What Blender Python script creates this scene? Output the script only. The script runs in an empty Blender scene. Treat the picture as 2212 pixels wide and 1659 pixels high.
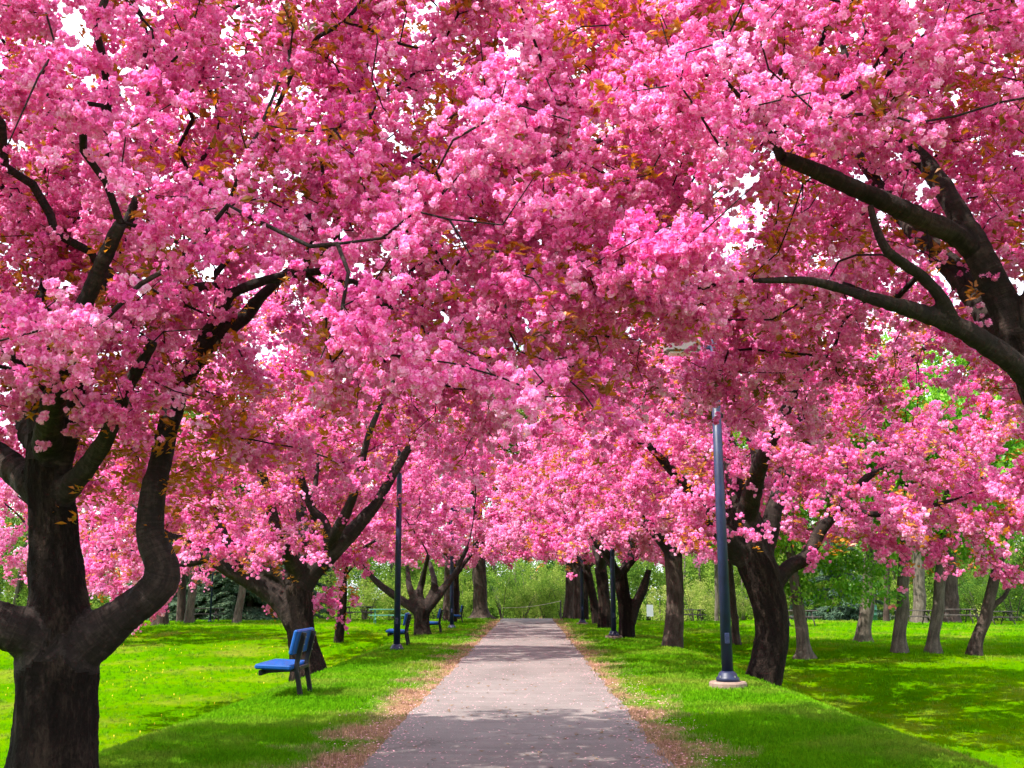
import bpy, math, random
import numpy as np
from mathutils import Vector, Matrix, noise as mnoise
from mathutils.kdtree import KDTree

R_ = math.radians
rng = np.random.default_rng(7)
random.seed(7)
sc = bpy.context.scene
COL = sc.collection

# ------------------------------------------------------------------ camera
FPX, IW, IH = 2174.0, 2212.0, 1659.0           # focal length and size in pixels of the studied photograph
HORIZON, VPX = 1285.0, 1143.0
PITCH = math.atan((HORIZON - IH / 2) / FPX)
YAW = math.atan((VPX - IW / 2) / math.hypot(FPX, HORIZON - IH / 2))
EYE = Vector((0, 0, 1.4))
cam_d = bpy.data.cameras.new('camera')
cam = bpy.data.objects.new('camera', cam_d)
COL.objects.link(cam)
cam.location = EYE
cam.rotation_euler = (math.pi / 2 + PITCH, 0, YAW)
cam_d.sensor_width = 36.0
cam_d.lens = 36.0 * FPX / IW
cam_d.clip_end = 2000
sc.camera = cam
ROT = cam.rotation_euler.to_matrix()


def P(px, py, Y):
    """the point seen at photograph pixel (px, py) that lies Y metres down the path"""
    d = ROT @ Vector(((px - IW / 2) / FPX, (IH / 2 - py) / FPX, -1.0))
    return EYE + d * (Y / d.y)


# ------------------------------------------------------------------ sky, sun, exposure
SUN_EL, SUN_AZ = 55.0, -124.0      # azimuth in degrees clockwise from +Y: the sun stands behind the camera's left shoulder
world = bpy.data.worlds.new('World')
sc.world = world
world.use_nodes = True
wn, wl = world.node_tree.nodes, world.node_tree.links
wn.clear()
w_out = wn.new('ShaderNodeOutputWorld')
w_bg = wn.new('ShaderNodeBackground')
w_sky = wn.new('ShaderNodeTexSky')
w_sky.sky_type = 'NISHITA'
w_sky.sun_disc = False
w_sky.sun_elevation = R_(SUN_EL)
w_sky.sun_rotation = R_(SUN_AZ)
w_sky.air_density = 1.0
w_sky.dust_density = 2.5
w_sky.ozone_density = 1.0
w_bg.inputs['Strength'].default_value = 0.15
# thin bright cloud over the blue
w_tc = wn.new('ShaderNodeTexCoord')
w_no = wn.new('ShaderNodeTexNoise')
w_no.inputs['Scale'].default_value = 2.2
w_no.inputs['Detail'].default_value = 5
w_rp = wn.new('ShaderNodeValToRGB')
w_rp.color_ramp.elements[0].position = 0.36
w_rp.color_ramp.elements[1].position = 0.62
w_rp.color_ramp.elements[0].color = (0.35, 0.35, 0.35, 1)
w_rp.color_ramp.elements[1].color = (0.9, 0.9, 0.9, 1)
w_mx = wn.new('ShaderNodeMix')
w_mx.data_type = 'RGBA'
w_mx.inputs['B'].default_value = (8.4, 8.9, 9.8, 1)
wl.new(w_tc.outputs['Generated'], w_no.inputs['Vector'])
wl.new(w_no.outputs['Fac'], w_rp.inputs['Fac'])
wl.new(w_rp.outputs['Color'], w_mx.inputs['Factor'])
wl.new(w_sky.outputs['Color'], w_mx.inputs['A'])
wl.new(w_mx.outputs['Result'], w_bg.inputs['Color'])
wl.new(w_bg.outputs['Background'], w_out.inputs['Surface'])

sun_d = bpy.data.lights.new('sun', 'SUN')
sun_d.energy = 5.0
sun_d.angle = R_(0.55)
sun_d.color = (1.0, 0.95, 0.86)
sun = bpy.data.objects.new('sun', sun_d)
COL.objects.link(sun)
to_sun = Vector((math.sin(R_(SUN_AZ)) * math.cos(R_(SUN_EL)), math.cos(R_(SUN_AZ)) * math.cos(R_(SUN_EL)), math.sin(R_(SUN_EL))))
sun.rotation_euler = to_sun.to_track_quat('Z', 'Y').to_euler()
sun.location = to_sun * 60

vs = sc.view_settings
vs.view_transform = 'Standard'
vs.look = 'None'
vs.gamma = 1
vs.exposure = 1.27
vs.use_curve_mapping = False
sc.render.engine = 'CYCLES'
cy = sc.cycles
cy.max_bounces = 9
cy.diffuse_bounces = 7
cy.glossy_bounces = 2
cy.transmission_bounces = 5
cy.transparent_max_bounces = 4
cy.caustics_reflective = False
cy.caustics_refractive = False
cy.use_denoising = True
cy.denoiser = 'OPENIMAGEDENOISE'
cy.use_adaptive_sampling = True
cy.adaptive_threshold = 0.02
cy.sample_clamp_indirect = 10


# ------------------------------------------------------------------ object helpers
def link(o, parent=None):
    COL.objects.link(o)
    if parent is not None:
        o.parent = parent
    return o


def tag(o, label=None, cat=None, group=None, kind=None):
    if label: o['label'] = label
    if cat: o['category'] = cat
    if group: o['group'] = group
    if kind: o['kind'] = kind
    return o


def empty(name, loc, label, cat, group=None, rz=0.0):
    o = bpy.data.objects.new(name, None)
    o.empty_display_size = 0.2
    link(o)
    o.location = loc
    o.rotation_euler = (0, 0, rz)
    return tag(o, label, cat, group)


def mesh_from(name, V, F, mat=None, smooth=False, attrs=None):
    me = bpy.data.meshes.new(name)
    V = np.asarray(V, dtype=np.float32).reshape(-1, 3)
    F = [tuple(int(i) for i in f) for f in F]
    me.from_pydata(V.tolist(), [], F)
    if attrs:
        for k, (dom, typ, val) in attrs.items():
            a = me.attributes.new(k, typ, dom)
            fld = 'vector' if typ == 'FLOAT_VECTOR' else 'value'
            a.data.foreach_set(fld, np.asarray(val, dtype=np.float32).ravel())
    if smooth:
        me.polygons.foreach_set('use_smooth', [True] * len(me.polygons))
    if mat:
        me.materials.append(mat)
    me.update()
    return me


def obj(name, me, parent=None, local=True):
    """links a mesh given in world space (local=False subtracts the parent's place)"""
    o = bpy.data.objects.new(name, me)
    link(o, parent)
    return o


def copy_tree(o, parent=None):
    c = o.copy()
    COL.objects.link(c)
    c.parent = parent
    for ch in list(o.children):
        copy_tree(ch, c)
    return c


class MB:
    """collects simple shapes, builds one mesh"""
    def __init__(s):
        s.v, s.f = [], []

    def add(s, V, F):
        b = len(s.v)
        s.v += [tuple(p) for p in V]
        s.f += [tuple(i + b for i in f) for f in F]
        return s

    def box(s, c, size, bev=0.0, rot=None):
        hx, hy, hz = [d / 2 for d in size]
        if bev <= 0:
            V = [Vector((x, y, z)) for z in (-hz, hz) for x, y in ((-hx, -hy), (hx, -hy), (hx, hy), (-hx, hy))]
            F = [(3, 2, 1, 0), (4, 5, 6, 7), (0, 1, 5, 4), (1, 2, 6, 5), (2, 3, 7, 6), (3, 0, 4, 7)]
        else:
            b = min(bev, hx * .9, hy * .9, hz * .9)
            V, F = [], []
            rings = [(-hz, b), (-hz + b, 0), (hz - b, 0), (hz, b)]
            for z, ins in rings:
                x, y = hx - ins, hy - ins
                c2 = b if ins == 0 else b * 0.6
                for px, py in ((-x + c2, -y), (x - c2, -y), (x, -y + c2), (x, y - c2), (x - c2, y), (-x + c2, y), (-x, y - c2), (-x, -y + c2)):
                    V.append(Vector((px, py, z)))
            F.append(tuple(range(7, -1, -1)))
            F.append(tuple(range(24, 32)))
            for r in range(3):
                for k in range(8):
                    F.append((r * 8 + k, r * 8 + (k + 1) % 8, r * 8 + 8 + (k + 1) % 8, r * 8 + 8 + k))
        M = rot if rot is not None else Matrix.Identity(3)
        return s.add([M @ p + Vector(c) for p in V], F)

    def tube(s, pts, radii, n=10, cap=True):
        V, F, _ = tube(pts, radii, n, cap)
        return s.add(V, F)

    def build(s, name, mat, parent=None, smooth=False):
        return obj(name, mesh_from(name, s.v, s.f, mat, smooth), parent)


def smooth_path(pts, radii, step):
    """Catmull-Rom resampling of a polyline"""
    pts = [np.array(p, float) for p in pts]
    if len(pts) == 2:
        n = max(2, int(np.linalg.norm(pts[1] - pts[0]) / step) + 1)
        t = np.linspace(0, 1, n)[:, None]
        return pts[0] * (1 - t) + pts[1] * t, np.linspace(radii[0], radii[1], n)
    ext = [2 * pts[0] - pts[1]] + pts + [2 * pts[-1] - pts[-2]]
    out, rr = [], []
    for i in range(len(pts) - 1):
        p0, p1, p2, p3 = ext[i:i + 4]
        n = max(1, int(np.linalg.norm(p2 - p1) / step))
        for k in range(n):
            t = k / n
            out.append(0.5 * ((2 * p1) + (-p0 + p2) * t + (2 * p0 - 5 * p1 + 4 * p2 - p3) * t * t + (-p0 + 3 * p1 - 3 * p2 + p3) * t ** 3))
            rr.append(radii[i] * (1 - t) + radii[i + 1] * t)
    out.append(pts[-1]); rr.append(radii[-1])
    return np.array(out), np.array(rr)


def frames(pts):
    pts = np.asarray(pts, float)
    T = np.gradient(pts, axis=0) if len(pts) > 1 else np.array([[0, 0, 1.]])
    T /= np.linalg.norm(T, axis=1)[:, None] + 1e-9
    a = np.array([1., 0, 0]) if abs(T[0][0]) < .8 else np.array([0, 1., 0])
    U = np.zeros_like(T)
    u = a - T[0] * a.dot(T[0]); u /= np.linalg.norm(u)
    for i in range(len(T)):
        u = u - T[i] * u.dot(T[i]); u /= np.linalg.norm(u) + 1e-9
        U[i] = u
    W = np.cross(T, U)
    return T, U, W


def tube(pts, radii, n=8, cap=True, s0=0.0):
    """vertices, faces and bark coordinates (round x, round y, along) of a tapering tube"""
    pts = np.asarray(pts, float); radii = np.asarray(radii, float)
    T, U, W = frames(pts)
    ang = np.linspace(0, 2 * np.pi, n, endpoint=False)
    ca, sa = np.cos(ang), np.sin(ang)
    V = pts[:, None, :] + radii[:, None, None] * (ca[None, :, None] * U[:, None, :] + sa[None, :, None] * W[:, None, :])
    s = np.concatenate([[0], np.cumsum(np.linalg.norm(np.diff(pts, axis=0), axis=1))]) + s0
    B = np.stack([radii[:, None] * ca[None, :], radii[:, None] * sa[None, :], np.repeat(s[:, None], n, 1)], axis=2)
    m = len(pts)
    F = []
    for i in range(m - 1):
        a, b = i * n, (i + 1) * n
        for k in range(n):
            k2 = (k + 1) % n
            F.append((a + k, a + k2, b + k2, b + k))
    if cap:
        F.append(tuple(range(n - 1, -1, -1)))
        F.append(tuple((m - 1) * n + k for k in range(n)))
    return V.reshape(-1, 3), F, B.reshape(-1, 3)


# ------------------------------------------------------------------ material helpers
def new_mat(name):
    m = bpy.data.materials.new(name)
    m.use_nodes = True
    nt = m.node_tree
    nt.nodes.clear()
    return m, nt, nt.nodes.new, nt.links.new


def ramp(new, stops, interp='LINEAR'):
    r = new('ShaderNodeValToRGB')
    r.color_ramp.interpolation = interp
    e = r.color_ramp.elements
    while len(e) < len(stops):
        e.new(0.5)
    for el, (p, c) in zip(e, stops):
        el.position = p
        el.color = (*c, 1)
    return r


def math_node(new, lnk, op, a, b=None, clamp=False):
    n = new('ShaderNodeMath')
    n.operation = op
    n.use_clamp = clamp
    for i, v in enumerate((a, b)):
        if v is None: continue
        if isinstance(v, (int, float)): n.inputs[i].default_value = v
        else: lnk(v, n.inputs[i])
    return n.outputs[0]


def noise_node(new, lnk, vec, scale, detail=4, rough=0.55, dist=0.0):
    n = new('ShaderNodeTexNoise')
    n.inputs['Scale'].default_value = scale
    n.inputs['Detail'].default_value = detail
    n.inputs['Roughness'].default_value = rough
    n.inputs['Distortion'].default_value = dist
    if vec is not None: lnk(vec, n.inputs['Vector'])
    return n.outputs['Fac']


def mapping(new, lnk, vec, scale):
    m = new('ShaderNodeVectorMath')
    m.operation = 'MULTIPLY'
    m.inputs[1].default_value = scale
    lnk(vec, m.inputs[0])
    return m.outputs[0]


def mix_col(new, lnk, fac, a, b, blend='MIX'):
    m = new('ShaderNodeMix')
    m.data_type = 'RGBA'
    m.blend_type = blend
    for key, v in (('Factor', fac), ('A', a), ('B', b)):
        if isinstance(v, (int, float)): m.inputs[key].default_value = v
        elif isinstance(v, tuple): m.inputs[key].default_value = (*v, 1)
        else: lnk(v, m.inputs[key])
    return m.outputs['Result']


def leaf_material(name, stops, w_piece, w_inst, transl, gloss=0.0, inst_attr='shade'):
    """thin petals and leaves: the colour varies from piece to piece and from spray to spray"""
    m, nt, new, lnk = new_mat(name)
    a = new('ShaderNodeAttribute'); a.attribute_name = 'tint'
    b = new('ShaderNodeAttribute'); b.attribute_name = inst_attr; b.attribute_type = 'INSTANCER'
    f = math_node(new, lnk, 'ADD', math_node(new, lnk, 'MULTIPLY', a.outputs['Fac'], w_piece), math_node(new, lnk, 'MULTIPLY', b.outputs['Fac'], w_inst))
    r = ramp(new, stops)
    lnk(f, r.inputs['Fac'])
    d = new('ShaderNodeBsdfDiffuse'); t = new('ShaderNodeBsdfTranslucent')
    lnk(r.outputs['Color'], d.inputs['Color']); lnk(r.outputs['Color'], t.inputs['Color'])
    mx = new('ShaderNodeMixShader'); mx.inputs['Fac'].default_value = transl
    lnk(d.outputs[0], mx.inputs[1]); lnk(t.outputs[0], mx.inputs[2])
    last = mx
    if gloss > 0:
        g = new('ShaderNodeBsdfGlossy'); g.inputs['Roughness'].default_value = 0.45
        m2 = new('ShaderNodeMixShader'); m2.inputs['Fac'].default_value = gloss
        lnk(mx.outputs[0], m2.inputs[1]); lnk(g.outputs[0], m2.inputs[2])
        last = m2
    o = new('ShaderNodeOutputMaterial')
    lnk(last.outputs[0], o.inputs['Surface'])
    return m


def bark_material(name, dark, mid, light, fiss=9.0, bands=0.0, bump=0.6, depth=0.03, spec=0.08):
    m, nt, new, lnk = new_mat(name)
    a = new('ShaderNodeAttribute'); a.attribute_name = 'bark'
    v = a.outputs['Vector']
    n1 = noise_node(new, lnk, mapping(new, lnk, v, (1, 1, 0.22)), fiss, 6, 0.62, 0.4)
    n2 = noise_node(new, lnk, mapping(new, lnk, v, (1, 1, 0.5)), fiss * 4.5, 5, 0.65)
    n3 = noise_node(new, lnk, v, 1.7, 3)
    nb = noise_node(new, lnk, mapping(new, lnk, v, (1.2, 1.2, 9.0)), 5.0, 4, 0.6)
    h = math_node(new, lnk, 'ADD', math_node(new, lnk, 'MULTIPLY', n1, 0.62), math_node(new, lnk, 'MULTIPLY', n2, 0.38))
    hb = math_node(new, lnk, 'ADD', math_node(new, lnk, 'MULTIPLY', h, 1 - bands), math_node(new, lnk, 'MULTIPLY', nb, bands))
    r = ramp(new, [(0.34, dark), (0.5, mid), (0.68, light)])
    lnk(math_node(new, lnk, 'ADD', math_node(new, lnk, 'MULTIPLY', hb, 0.8), math_node(new, lnk, 'MULTIPLY', n3, 0.2)), r.inputs['Fac'])
    bs = new('ShaderNodeBsdfPrincipled')
    lnk(r.outputs['Color'], bs.inputs['Base Color'])
    bs.inputs['Roughness'].default_value = 0.85
    bs.inputs['Specular IOR Level'].default_value = spec
    bp = new('ShaderNodeBump'); bp.inputs['Strength'].default_value = bump; bp.inputs['Distance'].default_value = depth
    lnk(hb, bp.inputs['Height']); lnk(bp.outputs['Normal'], bs.inputs['Normal'])
    o = new('ShaderNodeOutputMaterial'); lnk(bs.outputs[0], o.inputs['Surface'])
    return m


def solid(name, col, rough=0.5, metal=0.0, var=0.15, scale=6.0, bump=0.0, coat=0.0, spec=0.5):
    m, nt, new, lnk = new_mat(name)
    tc = new('ShaderNodeTexCoord')
    n = noise_node(new, lnk, tc.outputs['Object'], scale, 5, 0.6)
    r = ramp(new, [(0.3, tuple(c * (1 - var) for c in col)), (0.7, tuple(min(1, c * (1 + var)) for c in col))])
    lnk(n, r.inputs['Fac'])
    bs = new('ShaderNodeBsdfPrincipled')
    lnk(r.outputs['Color'], bs.inputs['Base Color'])
    n2 = noise_node(new, lnk, tc.outputs['Object'], scale * 4, 3)
    lnk(math_node(new, lnk, 'ADD', math_node(new, lnk, 'MULTIPLY', n2, 0.25), rough - 0.12), bs.inputs['Roughness'])
    bs.inputs['Metallic'].default_value = metal
    bs.inputs['Coat Weight'].default_value = coat
    bs.inputs['Specular IOR Level'].default_value = spec
    if bump:
        bp = new('ShaderNodeBump'); bp.inputs['Strength'].default_value = bump; bp.inputs['Distance'].default_value = 0.01
        lnk(n2, bp.inputs['Height']); lnk(bp.outputs['Normal'], bs.inputs['Normal'])
    o = new('ShaderNodeOutputMaterial'); lnk(bs.outputs[0], o.inputs['Surface'])
    return m


PINK = [(0.0, (0.58, 0.035, 0.28)), (0.26, (0.84, 0.14, 0.48)), (0.54, (0.92, 0.36, 0.66)), (0.88, (0.97, 0.77, 0.89))]
M = {}
M['petal'] = leaf_material('blossom_petal', PINK, 0.62, 0.36, 0.5)
M['bronze_leaf'] = leaf_material('bronze_leaf', [(0.0, (0.08, 0.055, 0.005)), (0.35, (0.30, 0.12, 0.008)), (0.7, (0.60, 0.19, 0.010)), (1.0, (0.34, 0.27, 0.018))], 0.4, 0.6, 0.45, 0.04)
M['green_leaf'] = leaf_material('maple_leaf', [(0.0, (0.05, 0.18, 0.008)), (0.5, (0.14, 0.38, 0.014)), (1.0, (0.32, 0.54, 0.03))], 0.55, 0.45, 0.45, 0.03)
M['wood_leaf'] = leaf_material('woodland_leaf', [(0.0, (0.012, 0.035, 0.02)), (0.3, (0.05, 0.12, 0.02)), (0.6, (0.16, 0.26, 0.03)), (0.85, (0.33, 0.36, 0.09)), (1.0, (0.48, 0.42, 0.2))], 0.25, 0.75, 0.4)
M['needle'] = leaf_material('spruce_needle', [(0.0, (0.03, 0.06, 0.045)), (0.6, (0.08, 0.13, 0.08)), (1.0, (0.17, 0.21, 0.11))], 0.5, 0.5, 0.15)
M['grass'] = None
M['cherry_bark'] = bark_material('cherry_bark', (0.0025, 0.0016, 0.0014), (0.012, 0.0075, 0.006), (0.055, 0.037, 0.027), 9.0, 0.0, 1.0, 0.12)
M['cherry_limb'] = bark_material('cherry_limb_bark', (0.004, 0.0025, 0.0022), (0.016, 0.0095, 0.008), (0.075, 0.050, 0.040), 9.0, 0.3, 0.9, 0.05, 0.22)
M['grey_bark'] = bark_material('grey_bark', (0.025, 0.020, 0.016), (0.085, 0.070, 0.054), (0.18, 0.155, 0.125), 11.0, 0.0, 0.7, 0.03)
M['dull_bark'] = bark_material('brown_bark', (0.010, 0.007, 0.006), (0.045, 0.032, 0.026), (0.11, 0.082, 0.066), 8.0, 0.0, 0.9, 0.05)
M['twig'] = solid('twig_bark', (0.030, 0.018, 0.015), 0.7, 0, 0.3, 9)


# ------------------------------------------------------------------ ground shape
def sstep(t):
    t = np.clip(t, 0, 1)
    return t * t * (3 - 2 * t)


def H(x, y):
    x = np.asarray(x, float); y = np.asarray(y, float)
    al = 1.60 + (0.10 - 1.60) * sstep((y - 16) / 40.0)
    ar = 1.45 + (0.15 - 1.45) * sstep((y - 11) / 22.0)
    h = -al * sstep((-3.6 - x) / 2.9) - ar * sstep((x - 3.5) / 2.9)
    off = np.clip((np.abs(x) - 3.0) / 4.0, 0, 1)
    h = h + off * (0.05 * np.sin(x * 0.9 + 0.6 * y) * np.cos(y * 0.37 + 1.3) + 0.09 * np.sin(x * 0.23 + 1.0) * np.sin(y * 0.19))
    h = h - 0.00 * x
    far = np.clip((y - 60) / 25.0, 0, 1)
    return h - 1.4 * far * far


def hz(x, y):
    return float(H(x, y))


def path_half(y):
    return 1.31 + 0.004 * (np.asarray(y, float) - 8.7)


PATH_C = -0.12


def axis_cells(segs):
    out = [segs[0][0]]
    for a, b, st in segs:
        n = max(1, int(round((b - a) / st)))
        out += list(np.linspace(a, b, n + 1)[1:])
    return np.array(out)


def grid_mesh(name, xs, ys, zf, mat):
    X, Y = np.meshgrid(xs, ys)
    V = np.stack([X, Y, zf(X, Y)], 2).reshape(-1, 3)
    nx = len(xs)
    F = [(j * nx + i, j * nx + i + 1, (j + 1) * nx + i + 1, (j + 1) * nx + i) for j in range(len(ys) - 1) for i in range(nx - 1)]
    return mesh_from(name, V, F, mat, True)


def lawn_colour(new, lnk, pos):
    """colour of the turf at a place: green, yellowed patches, bare pinkish soil along the path"""
    sx = new('ShaderNodeSeparateXYZ'); lnk(pos, sx.inputs[0])
    x, y = sx.outputs['X'], sx.outputs['Y']
    ax = math_node(new, lnk, 'ABSOLUTE', math_node(new, lnk, 'SUBTRACT', x, PATH_C))
    w = math_node(new, lnk, 'ADD', math_node(new, lnk, 'MULTIPLY', y, 0.004), 1.31 - 0.004 * 8.7)
    e = math_node(new, lnk, 'SUBTRACT', ax, w)                       # metres from the path's edge
    big = noise_node(new, lnk, pos, 0.22, 3, 0.5)
    med = noise_node(new, lnk, pos, 0.9, 5, 0.6)
    fine = noise_node(new, lnk, pos, 14.0, 5, 0.7)
    g = ramp(new, [(0.25, (0.024, 0.105, 0.002)), (0.5, (0.072, 0.205, 0.003)), (0.75, (0.165, 0.29, 0.005))])
    lnk(math_node(new, lnk, 'ADD', math_node(new, lnk, 'MULTIPLY', big, 0.35), math_node(new, lnk, 'ADD', math_node(new, lnk, 'MULTIPLY', med, 0.3), math_node(new, lnk, 'MULTIPLY', fine, 0.35))), g.inputs['Fac'])
    # worn, straw-coloured turf
    wornf = noise_node(new, lnk, pos, 0.33, 5, 0.62)
    wr = ramp(new, [(0.48, (0, 0, 0)), (0.74, (0.62, 0.62, 0.62))]); lnk(wornf, wr.inputs['Fac'])
    c1 = mix_col(new, lnk, wr.outputs['Color'], g.outputs['Color'], (0.27, 0.21, 0.05))
    # bare strip along the path
    lim = math_node(new, lnk, 'ADD', math_node(new, lnk, 'MULTIPLY', med, 2.9), -0.88)
    d = math_node(new, lnk, 'SUBTRACT', lim, math_node(new, lnk, 'MULTIPLY', e, 0.85))
    d2 = math_node(new, lnk, 'ADD', d, math_node(new, lnk, 'MULTIPLY', math_node(new, lnk, 'SUBTRACT', fine, 0.5), 0.9))
    dr = ramp(new, [(0.0, (0, 0, 0)), (0.55, (1, 1, 1))]); lnk(d2, dr.inputs['Fac'])
    soil = ramp(new, [(0.3, (0.15, 0.085, 0.055)), (0.5, (0.28, 0.165, 0.105)), (0.72, (0.42, 0.255, 0.165))]); lnk(fine, soil.inputs['Fac'])
    c2 = mix_col(new, lnk, dr.outputs['Color'], c1, soil.outputs['Color'])
    return c2, fine


def make_lawn_material():
    m, nt, new, lnk = new_mat('lawn_turf')
    g = new('ShaderNodeNewGeometry')
    c, fine = lawn_colour(new, lnk, g.outputs['Position'])
    bs = new('ShaderNodeBsdfPrincipled')
    hs = new('ShaderNodeHueSaturation'); hs.inputs['Value'].default_value = 0.72; hs.inputs['Saturation'].default_value = 1.05
    lnk(c, hs.inputs['Color']); lnk(hs.outputs[0], bs.inputs['Base Color'])
    bs.inputs['Roughness'].default_value = 1.0
    bs.inputs['Specular IOR Level'].default_value = 0.0
    bp = new('ShaderNodeBump'); bp.inputs['Strength'].default_value = 0.7; bp.inputs['Distance'].default_value = 0.05
    n = noise_node(new, lnk, g.outputs['Position'], 22.0, 4, 0.7)
    lnk(n, bp.inputs['Height']); lnk(bp.outputs['Normal'], bs.inputs['Normal'])
    o = new('ShaderNodeOutputMaterial'); lnk(bs.outputs[0], o.inputs['Surface'])
    return m


def make_blade_material():
    m, nt, new, lnk = new_mat('grass_blade')
    g = new('ShaderNodeNewGeometry')
    c, fine = lawn_colour(new, lnk, g.outputs['Position'])
    a = new('ShaderNodeAttribute'); a.attribute_name = 'tint'
    b = math_node(new, lnk, 'ADD', math_node(new, lnk, 'MULTIPLY', a.outputs['Fac'], 0.7), 0.75)
    mm = new('ShaderNodeVectorMath'); mm.operation = 'SCALE'
    lnk(c, mm.inputs[0]); lnk(b, mm.inputs['Scale'])
    d = new('ShaderNodeBsdfDiffuse'); t = new('ShaderNodeBsdfTranslucent')
    lnk(mm.outputs[0], d.inputs['Color']); lnk(mm.outputs[0], t.inputs['Color'])
    mx = new('ShaderNodeMixShader'); mx.inputs['Fac'].default_value = 0.35
    lnk(d.outputs[0], mx.inputs[1]); lnk(t.outputs[0], mx.inputs[2])
    o = new('ShaderNodeOutputMaterial'); lnk(mx.outputs[0], o.inputs['Surface'])
    return m


def make_path_material():
    m, nt, new, lnk = new_mat('worn_asphalt')
    g = new('ShaderNodeNewGeometry')
    pos = g.outputs['Position']
    big = noise_node(new, lnk, mapping(new, lnk, pos, (1.0, 0.55, 1)), 0.8, 5, 0.6)
    agg = noise_node(new, lnk, pos, 90.0, 3, 0.8)
    streak = noise_node(new, lnk, mapping(new, lnk, pos, (0.35, 3.2, 1)), 1.6, 5, 0.65)
    r = ramp(new, [(0.32, (0.075, 0.061, 0.058)), (0.5, (0.145, 0.120, 0.113)), (0.68, (0.23, 0.19, 0.178))])
    lnk(math_node(new, lnk, 'ADD', math_node(new, lnk, 'MULTIPLY', big, 0.3), math_node(new, lnk, 'ADD', math_node(new, lnk, 'MULTIPLY', agg, 0.45), math_node(new, lnk, 'MULTIPLY', streak, 0.25))), r.inputs['Fac'])
    # cracks that run across the path
    wob = noise_node(new, lnk, mapping(new, lnk, pos, (1.4, 0.6, 1)), 1.3, 5, 0.65)
    vm = new('ShaderNodeVectorMath'); vm.operation = 'ADD'
    cx = new('ShaderNodeCombineXYZ')
    lnk(math_node(new, lnk, 'MULTIPLY', wob, 0.9), cx.inputs['Y'])
    lnk(mapping(new, lnk, pos, (0.16, 0.42, 1)), vm.inputs[0]); lnk(cx.outputs[0], vm.inputs[1])
    vo = new('ShaderNodeTexVoronoi'); vo.feature = 'DISTANCE_TO_EDGE'; vo.inputs['Scale'].default_value = 1.0
    lnk(vm.outputs[0], vo.inputs['Vector'])
    cr = ramp(new, [(0.0, (1, 1, 1)), (0.012, (0, 0, 0))]); lnk(vo.outputs['Distance'], cr.inputs['Fac'])
    crf = math_node(new, lnk, 'MULTIPLY', cr.outputs['Color'], 0.6)
    c = mix_col(new, lnk, crf, r.outputs['Color'], (0.06, 0.045, 0.04))
    bs = new('ShaderNodeBsdfPrincipled')
    lnk(c, bs.inputs['Base Color'])
    bs.inputs['Roughness'].default_value = 0.9
    bs.inputs['Specular IOR Level'].default_value = 0.25
    bp = new('ShaderNodeBump'); bp.inputs['Strength'].default_value = 0.5; bp.inputs['Distance'].default_value = 0.012
    lnk(math_node(new, lnk, 'SUBTRACT', math_node(new, lnk, 'ADD', agg, math_node(new, lnk, 'MULTIPLY', streak, 1.2)), crf), bp.inputs['Height'])
    lnk(bp.outputs['Normal'], bs.inputs['Normal'])
    o = new('ShaderNodeOutputMaterial'); lnk(bs.outputs[0], o.inputs['Surface'])
    return m


M['lawn'] = make_lawn_material()
M['grass'] = make_blade_material()
M['path'] = make_path_material()

xs = axis_cells([(-400, -60, 20), (-60, -24, 2), (-24, -12, 0.6), (-12, 12, 0.25), (12, 24, 0.6), (24, 60, 2), (60, 400, 20)])
ys = axis_cells([(-60, 0, 6), (0, 30, 0.3), (30, 100, 0.9), (100, 600, 25)])
lawn = obj('lawn', grid_mesh('lawn', xs, ys, H, M['lawn']))
tag(lawn, 'bright green park lawn falling away from both sides of the path', None, None, 'structure')

# the path: a strip with a ragged edge, 6 mm above the turf sheet
py_ = axis_cells([(-6, 30, 0.12), (30, 76, 0.4)])
V, F = [], []
for j, y in enumerate(py_):
    hw = float(path_half(max(y, 0)))
    jl = 0.07 * mnoise.noise(Vector((0.3, y * 1.3, 0))) + 0.03 * mnoise.noise(Vector((5.3, y * 5.3, 0)))
    jr = 0.07 * mnoise.noise(Vector((9.3, y * 1.3, 0))) + 0.03 * mnoise.noise(Vector((15.3, y * 5.3, 0)))
    for k, x in enumerate((PATH_C - hw + jl, PATH_C - hw * 0.5, PATH_C, PATH_C + hw * 0.5, PATH_C + hw + jr)):
        V.append((x, y, hz(x, y) + 0.006))
for j in range(len(py_) - 1):
    for k in range(4):
        F.append((j * 5 + k, j * 5 + k + 1, j * 5 + 6 + k, j * 5 + 5 + k))
tag(obj('path', mesh_from('path', V, F, M['path'], True)), 'straight worn pinkish grey asphalt path', None, None, 'structure')


# ------------------------------------------------------------------ scattering (real geometry, repeated by geometry nodes)
PROTO = {}


def proto_set(key, meshes):
    PROTO[key] = [bpy.data.objects.new(key + '_piece', me) for me in meshes]   # kept out of the scene; only their geometry is used


GROUPS = {}


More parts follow.
